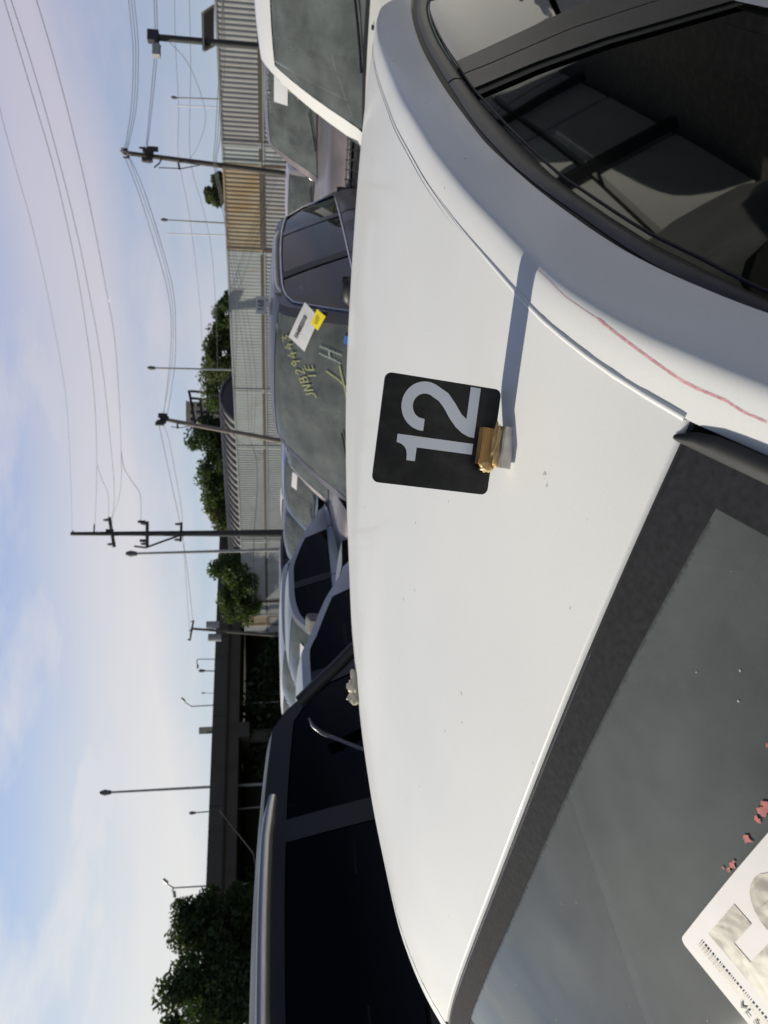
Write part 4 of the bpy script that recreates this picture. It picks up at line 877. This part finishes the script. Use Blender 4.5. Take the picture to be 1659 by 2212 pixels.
# earth bank beyond the overpass so that no bright ground shows through
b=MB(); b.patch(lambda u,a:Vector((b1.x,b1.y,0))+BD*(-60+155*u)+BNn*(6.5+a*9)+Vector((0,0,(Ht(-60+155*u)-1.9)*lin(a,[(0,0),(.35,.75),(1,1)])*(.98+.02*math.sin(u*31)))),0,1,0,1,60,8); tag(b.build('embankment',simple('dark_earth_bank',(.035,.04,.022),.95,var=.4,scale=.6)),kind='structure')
# ================================================================== beige block and billboard frame in the distance
p=at(405,890,210); b=MB(); 
tw=thing('apartment_block','distant beige apartment block with rows of windows above the arched roof','building',(p.x,p.y,0),0)
bg_=simple('beige_render',(.42,.36,.28),.85,scale=.3); b.box((0,4,p.z/2),(5.6,8,p.z)); b.build('wall',bg_,tw)
for i in range(3):
    for j in range(6):
        b=MB(); b.box((-1.9+1.9*i,-.03,p.z-1.2-1.7*j),(1.0,.08,.9)); b.build('window',M['gl_side'] if 0 else M['interior'],tw)
b=MB(); b.box((0,4,p.z+.2),(6.0,8.4,.4)); b.build('cornice',bg_,tw)
def px(vx,vy,Y): return at(vx,vy,Y)
bf=thing('billboard_frame','dark steel billboard frame among the trees above the arched roof','frame',(px(470,890,98).x,98,0))
def rel(v,o): return v-Vector(o.location)
for a,c in(((408,843),(424,930)),((432,860),(440,930)),((412,845),(470,850)),((412,860),(470,866)),((420,925),(478,930)),((424,890),(478,892)),((448,850),(452,930))):
    b=MB(); b.tube([rel(px(*a,98),bf),rel(px(*c,98),bf)],.16,6); b.build('beam',M['blackplastic'],bf)
b=MB(); q=rel(px(470,850,98),bf); q2=rel(px(478,930,98),bf); b.tube([q,(q.x,0,0)],.16,6); b.tube([q2,(q2.x,0,0)],.16,6); b.build('post',M['blackplastic'],bf)
# ================================================================== utility poles
polew=simple('dark_weathered_pole_wood',(.075,.065,.055),.85,scale=3); polec=simple('grey_steel_pole',(.28,.29,.29),.5,.3)
def pole(name,label,tp,bp,Y,r0,r1,mat=polew,cat='utility pole'):
    a=at(tp[0],tp[1],Y); c=at(bp[0],bp[1],Y); d=(a-c); foot=c-d*(c.z/d.z)
    t=thing(name,label,cat,foot); b=MB(); b.tube([Vector((0,0,0)),a-foot],r0,12,r1); b.build('shaft',mat,t); return t,foot,a
ins=simple('porcelain_insulator',(.16,.15,.14),.3)
def arm(t,foot,a,c,Y,r=.06,n_ins=3,Y2=None):
    p=at(*a,Y)-foot; q=at(*c,Y2 or Y)-foot; b=MB(); b.tube([p,q],r,6); o=b.build('crossarm',polew,t)
    for i in range(n_ins):
        k=p.lerp(q,(i+.12)/max(1,n_ins-.76)); b=MB(); b.tube([k,k+Vector((0,0,.13)),k+Vector((0,0,.30))],[.03,.075,.045],8); b.build('insulator',ins,o)
Y1=44
t1,f1,a1=pole('utility_pole','leaning wooden utility pole with stacked crossarms in front of the grey container',(268,330),(575,370),Y1,.17,.12)
arm(t1,f1,(273,321),(278,342),Y1,.07,3); arm(t1,f1,(270,326),(287,334),Y1,.06,2,Y1-1.5); arm(t1,f1,(312,318),(324,352),Y1,.07,3); arm(t1,f1,(316,320),(334,318),Y1,.05,0)
for v in((318,345),(320,326),(330,322)):
    b=MB(); q=at(*v,Y1-.3)-f1; b.tube([q+Vector((0,0,-.28)),q+Vector((0,0,.28))],.15,8); b.build('switch_box',M['blackplastic'],t1)
b=MB(); b.tube([at(333,362,Y1)-f1,at(345,352,Y1)-f1,at(349,341,Y1)-f1],.04,6); b.tube([at(343,362,Y1)-f1,at(392,364,Y1)-f1,at(440,355,Y1)-f1],.03,5); b.tube([at(385,352,Y1)-f1,at(388,366,Y1)-f1],.05,6); b.build('service_bracket',M['blackplastic'],t1)
for k,(sx,ex_) in enumerate((((303,303),(320,300)),((318,362),(352,372)))):
    pass
Y2=62
t2,f2,a2=pole('utility_pole','leaning grey utility pole with one cluttered crossarm in front of the arched roof',(350,905),(583,948),Y2,.22,.15,simple('grey_weathered_pole_wood',(.20,.175,.15),.85))
arm(t2,f2,(353,893),(343,918),Y2,.10,4); arm(t2,f2,(360,900),(352,915),Y2,.08,2)
for v in((352,897),(350,911),(346,915),(356,903)):
    b=MB(); q=at(*v,Y2-.3)-f2; b.tube([q+Vector((0,0,-.3)),q+Vector((0,0,.35))],.16,8); b.build('fuse_switch',M['blackplastic'],t2)
b=MB(); b.tube([at(383,914,Y2)-f2,at(384,926,Y2)-f2],.07,6); b.tube([at(370,922,Y2)-f2,at(392,924,Y2)-f2,at(430,916,Y2)-f2],.035,5); b.build('service_bracket',M['blackplastic'],t2)
Y3=38.6
t3,f3,a3=pole('utility_pole','tall straight black steel pole with three short crossarms',(153,1153),(600,1152),Y3,.20,.09,simple('black_steel_pole',(.018,.02,.02),.6))
arm(t3,f3,(236,1117),(247,1182),Y3,.08,2); arm(t3,f3,(318,1126),(318,1180),Y3,.08,2); arm(t3,f3,(392,1128),(390,1170),Y3,.06,2)
for v in((236,1146),(305,1127),(309,1168),(305,1153)):
    b=MB(); p=at(v[0]-7,v[1],Y3)-f3; q=at(v[0]+9,v[1],Y3)-f3; b.tube([p,q],.07,8); b.build('arrester',M['blackplastic'],t3)
b=MB(); b.tube([at(203,1151,Y3)-f3,at(204,1132,Y3)-f3],.035,6); b.tube([at(160,1151,Y3)-f3,at(156,1146,Y3)-f3],.03,6); b.tube([at(290,1180,Y3)-f3,at(315,1183,Y3)-f3,at(350,1170,Y3)-f3,at(390,1156,Y3)-f3],.05,6); b.build('riser_cable',M['blackplastic'],t3)
Y4=86
t4,f4,a4=pole('utility_pole','distant utility pole with transformers in front of the overpass',(412,1358),(570,1370),Y4,.2,.13,simple('brown_grey_pole_wood',(.12,.11,.10),.85))
arm(t4,f4,(418,1340),(410,1384),Y4,.10,3)
for v in((460,1350),(464,1377)):
    b=MB(); q=at(*v,Y4)-f4; b.tube([q+Vector((0,0,-.7)),q+Vector((0,0,.7))],.42,12); b.build('transformer',polec,t4)
# floodlight pole with solar panel
Y0=30
t0,f0_,a0=pole('floodlight_pole','black pole with a camera, a lamp box and a tilted solar panel at the right',(330,80),(560,100),Y0,.12,.12,simple('matt_black_pole',(.02,.022,.022),.6),'pole')
b=MB(); q=at(331,79,Y0)-f0_; b.box(q,(.42,.3,.42)); b.build('lamp_box',M['blackplastic'],t0,bevel=.03)
b=MB(); q=at(338,110,Y0)-f0_; b.tube([at(340,92,Y0)-f0_,at(347,100,Y0)-f0_,q],.035,6); b.box(q,(.42,.30,.28)); b.build('camera_housing',polec,t0,bevel=.04)
b=MB(); p=[at(438,28,Y0-.3)-f0_,at(440,110,Y0-.3)-f0_,at(461,99,Y0+.9)-f0_,at(461,12,Y0+.9)-f0_]; 
b.add(p+[v+Vector((0,0,.05)) for v in p],[(0,1,2,3),(7,6,5,4),(0,4,5,1),(1,5,6,2),(2,6,7,3),(3,7,4,0)]); pn=b.build('solar_panel',simple('solar_cells',(.03,.032,.05),.35,var=.3,scale=6),t0)
b=MB(); b.tube([p[1],p[2]],.05,5); b.tube([p[0],p[1]],.035,5); b.tube([p[2],p[3]],.035,5); b.tube([p[3],p[0]],.05,5); b.build('panel_frame',M['rail_silver'],pn)
# ================================================================== street lamps
lampm=simple('lamp_pole_grey',(.30,.31,.30),.5,.2); lhm=simple('lamp_head_dark',(.10,.10,.10),.5)
def lamp(label,top,bot,Y,r=.1,head='ball',arms=(),mat=lampm,cat='street lamp'):
    a=at(*top,Y); c=at(*bot,Y); zf=0
    foot=Vector((c.x+(c.x-a.x)/(a.z-c.z)*c.z if a.z>c.z else c.x,Y,0)); t=thing('street_lamp',label,cat,foot,0,'street lamps around the yard and overpass')
    b=MB(); b.tube([Vector((0,0,0)),a-foot],r*1.0,8,r*.65); b.build('shaft',mat,t)
    if head=='ball':
        b=MB(); q=a-foot; b.tube([q+Vector((0,0,-r*2)),q+Vector((0,0,r*1.5)),q+Vector((0,0,r*4))],[r*1.1,r*1.8,r*1.0],8); b.build('lamp_head',lhm,t)
    for e in arms:
        b=MB(); q=at(*e,Y)-foot; b.tube([a-foot,(a-foot).lerp(q,.6)+Vector((0,0,r*1.5)),q],r*.7,6); b.tube([q,q+(q-(a-foot)).normalized()*r*5],r*1.4,6); b.build('lamp_arm',mat,t)
lamp('thin street lamp with small head over the grey container',(378,211),(470,214),75,.09)
lamp('thin street lamp over the rusty container',(357,475),(485,482),60,.08)
lamp('street lamp rising in front of the broad green tree',(330,795),(470,798),70,.11)
lamp('street lamp just left of the tall black pole',(288,1196),(470,1191),58,.13)
lamp('tallest street lamp above the overpass at the left',(232,1712),(455,1700),90,.20)
lamp('small far lamp beside the tallest one above the overpass',(418,1756),(452,1753),90,.12)
lamp('lamp with one long drooping arm above the overpass near the transformers',(427,1424),(475,1424),110,.10,None,((427,1436),))
lamp('small floodlight mast above the overpass, right of the arm lamp pair',(438,1449),(475,1450),110,.14)
lamp('faint short lamp in the middle of the overpass',(440,1497),(470,1498),130,.08)
lamp('lamp with one raised arm on the overpass right of the sign',(413,1526),(468,1523),96,.11,None,((399,1514),))
lamp('raised arm lamp with a small hanging box left on the overpass',(375,1918),(443,1914),85,.12,None,((362,1907),(376,1926)))
wl=simple('sunlit_mast_white',(.80,.80,.80),.4,var=.02)  # white colour carries the sunlit edge of the two masts
lamp('mast coloured white for its sunlit edge beside the thin lamp over the grey container',(380,228),(474,232),55,.055,None,(),wl,'mast')
lamp('mast coloured white for its sunlit edge beside the thin lamp over the rusty container',(360,505),(487,508),55,.06,None,(),wl,'mast')
# sign standing on the overpass
p=at(447,1582,94); sg_=thing('road_sign','beige back of a highway sign standing up over the overpass parapet','sign',(p.x,p.y,0)); b=MB(); q=at(439,1578,94)-Vector((p.x,p.y,0)); b.box(q+Vector((0,0,-.3)),(.8,.15,1.6)); b.build('sign_board',simple('beige_sign_back',(.36,.33,.26),.7),sg_)
b=MB(); b.tube([(0,0,0),(0,0,p.z)],.15,8); b.tube([(.4,.1,p.z-1),(.4,.1,p.z-2.2)],.08,6); b.build('post',lhm,sg_)
p=at(434,1945,75); gy=thing('equipment_cabin','small grey blue cabin on the overpass by the dark trees','cabin',(p.x,p.y,0)); b=MB(); b.box((0,0,p.z-.5),(1.0,1,1.4)); b.tube([(0,0,0),(0,0,p.z-1)],.2,8); b.build('cabinet',simple('grey_blue_metal',(.16,.19,.24),.5),gy); b=MB(); b.box((0,-.02,p.z+.22),(1.1,1.1,.06)); b.build('lid',polec,gy)
# ================================================================== power lines
wm=simple('cable_black',(.10,.105,.115),.6)
def wire(label,pts,Ya,Yb,r=.014,group=None):
    k=len(pts); q=[]
    P_=[at(x,y,1/( (1/Ya)+(1/Yb-1/Ya)*((y-pts[0][1])/(pts[-1][1]-pts[0][1])) )) for x,y in pts]
    # smooth
    for i in range(k-1):
        p0,p1,p2,p3=P_[max(0,i-1)],P_[i],P_[i+1],P_[min(k-1,i+2)]
        for s_ in range(6):
            t=s_/6; q.append(.5*((2*p1)+(p2-p0)*t+(2*p0-5*p1+4*p2-p3)*t*t+(3*p1-p0-3*p2+p3)*t*t*t))
    q.append(P_[-1]); b=MB(); b.tube(q,r*.8,5); return tag(b.build('power_line',wm),label,'wire',group or 'overhead wires')
def ext(p): # start outside the frame
    return [(p[0][0]-(p[1][0]-p[0][0])*.5,p[0][1]-(p[1][1]-p[0][1])*.5)]+p
wa=ext([(9,0),(71,207),(127,405),(174,632),(203,848),(209,1000),(206,1110),(204,1134)])
wb_=ext([(24,0),(71,146),(118,311),(160,476),(189,613),(222,801),(241,980),(247,1070),(240,1148)])
wc=ext([(79,0),(118,132),(156,278),(193,438),(226,608),(250,754),(261,950),(260,1060),(240,1120)])
wd_=ext([(-12,150),(0,236),(42,391),(71,495),(108,660),(141,848),(151,990),(156,1146)])
wire('high wire running to the short bracket near the top of the tall black pole',wa,14,Y3,.010)
wire('high wire running to the middle of the upper crossarm on the tall black pole',wb_,14,Y3,.010)
wire('lowest of the high wires running to the upper crossarm of the tall black pole',wc,14,Y3,.010)
wire('faintest topmost wire ending at the very tip of the tall black pole',wd_,14,Y3,.006)
for dx,lab in((0,'left strand'),(6,'middle strand'),(12,'right strand')):
    wire('heavy wire at the right leading down to the top of the leaning pole, '+lab,ext([(278+dx,0),(285+dx,71),(288+dx*.9,132),(283+dx*.9,236),(269+dx*.5,325)]),38,Y1,.020)
for dx,lab in((0,'inner strand'),(5,'outer strand')):
    wire('double cable passing the camera housing to the leaning pole, '+lab,ext([(333+dx,0),(335+dx,94),(328+dx,188),(316+dx*.5,316)]),38,Y1,.022)
wire('sagging wire between the leaning poles, upper strand',[(271,342),(302,424),(336,533),(361,622),(370,698),(367,778),(354,893)],Y1,Y2,.024)
wire('sagging wire between the leaning poles, lower strand',[(277,334),(311,410),(350,533),(374,627),(379,707),(377,792),(360,905)],Y1,Y2,.024)
wire('sagging wire between the leaning poles, middle strand',[(278,342),(306,416),(345,533),(368,627),(374,702),(371,785),(352,900)],Y1,Y2,.018)
wire('wire falling from the second leaning pole towards the distant pole, upper',[(343,918),(349,943),(370,1042),(388,1127),(402,1211),(417,1343)],Y2,Y4,.03)
wire('wire falling from the second leaning pole towards the distant pole, lower',[(352,915),(365,950),(380,1030),(392,1100),(396,1170),(411,1384)],Y2,Y4,.022)
wire('thin telephone wire low in the sky, upper',ext([(377,0),(379,94),(386,236),(386,339),(410,471),(429,627),(436,735),(438,880)]),50,80,.017)
wire('thin telephone wire low in the sky, lower',ext([(409,0),(412,141),(411,339),(438,448),(457,542),(467,683),(470,800)]),50,80,.020)
wire('slack loop of cable hanging from the camera housing to the leaning pole',[(360,85),(405,135),(436,210),(444,260),(430,310),(412,341)],Y0,Y1,.014)
for k,(o1,lab) in enumerate(((0,'upper'),(5,'second'),(10,'third'))):
    wire('black communication cable crossing in front of the containers, '+lab,ext([(480+o1*.3,0),(476+o1,120),(470+o1,212),(465+o1,300),(462+o1*.6,357),(478+o1*.7,440),(492+o1,520),(507+o1*1.6,620),(521+o1*2,720),(533+o1*2,830),(538+o1,940)]),36,Y2,.022)
wire('cable crossing the pale containers between the second pole and the tall black pole',[(538,945),(552,985),(556,1040),(553,1100),(549,1152),(547,1230),(546,1300)],Y2,Y3,.020)
wire('guy wire slanting down in front of the pale container',[(500,945),(575,985)],Y2,Y2-4,.02)
wire('curved jumper cable from the high wire to the upper crossarm',[(210,1005),(220,1035),(234,1070),(234,1125)],30,Y3,.010)
wire('curved jumper cable from the lower high wire down to the second crossarm',[(262,975),(268,1010),(285,1040),(303,1070),(304,1125)],30,Y3,.014)
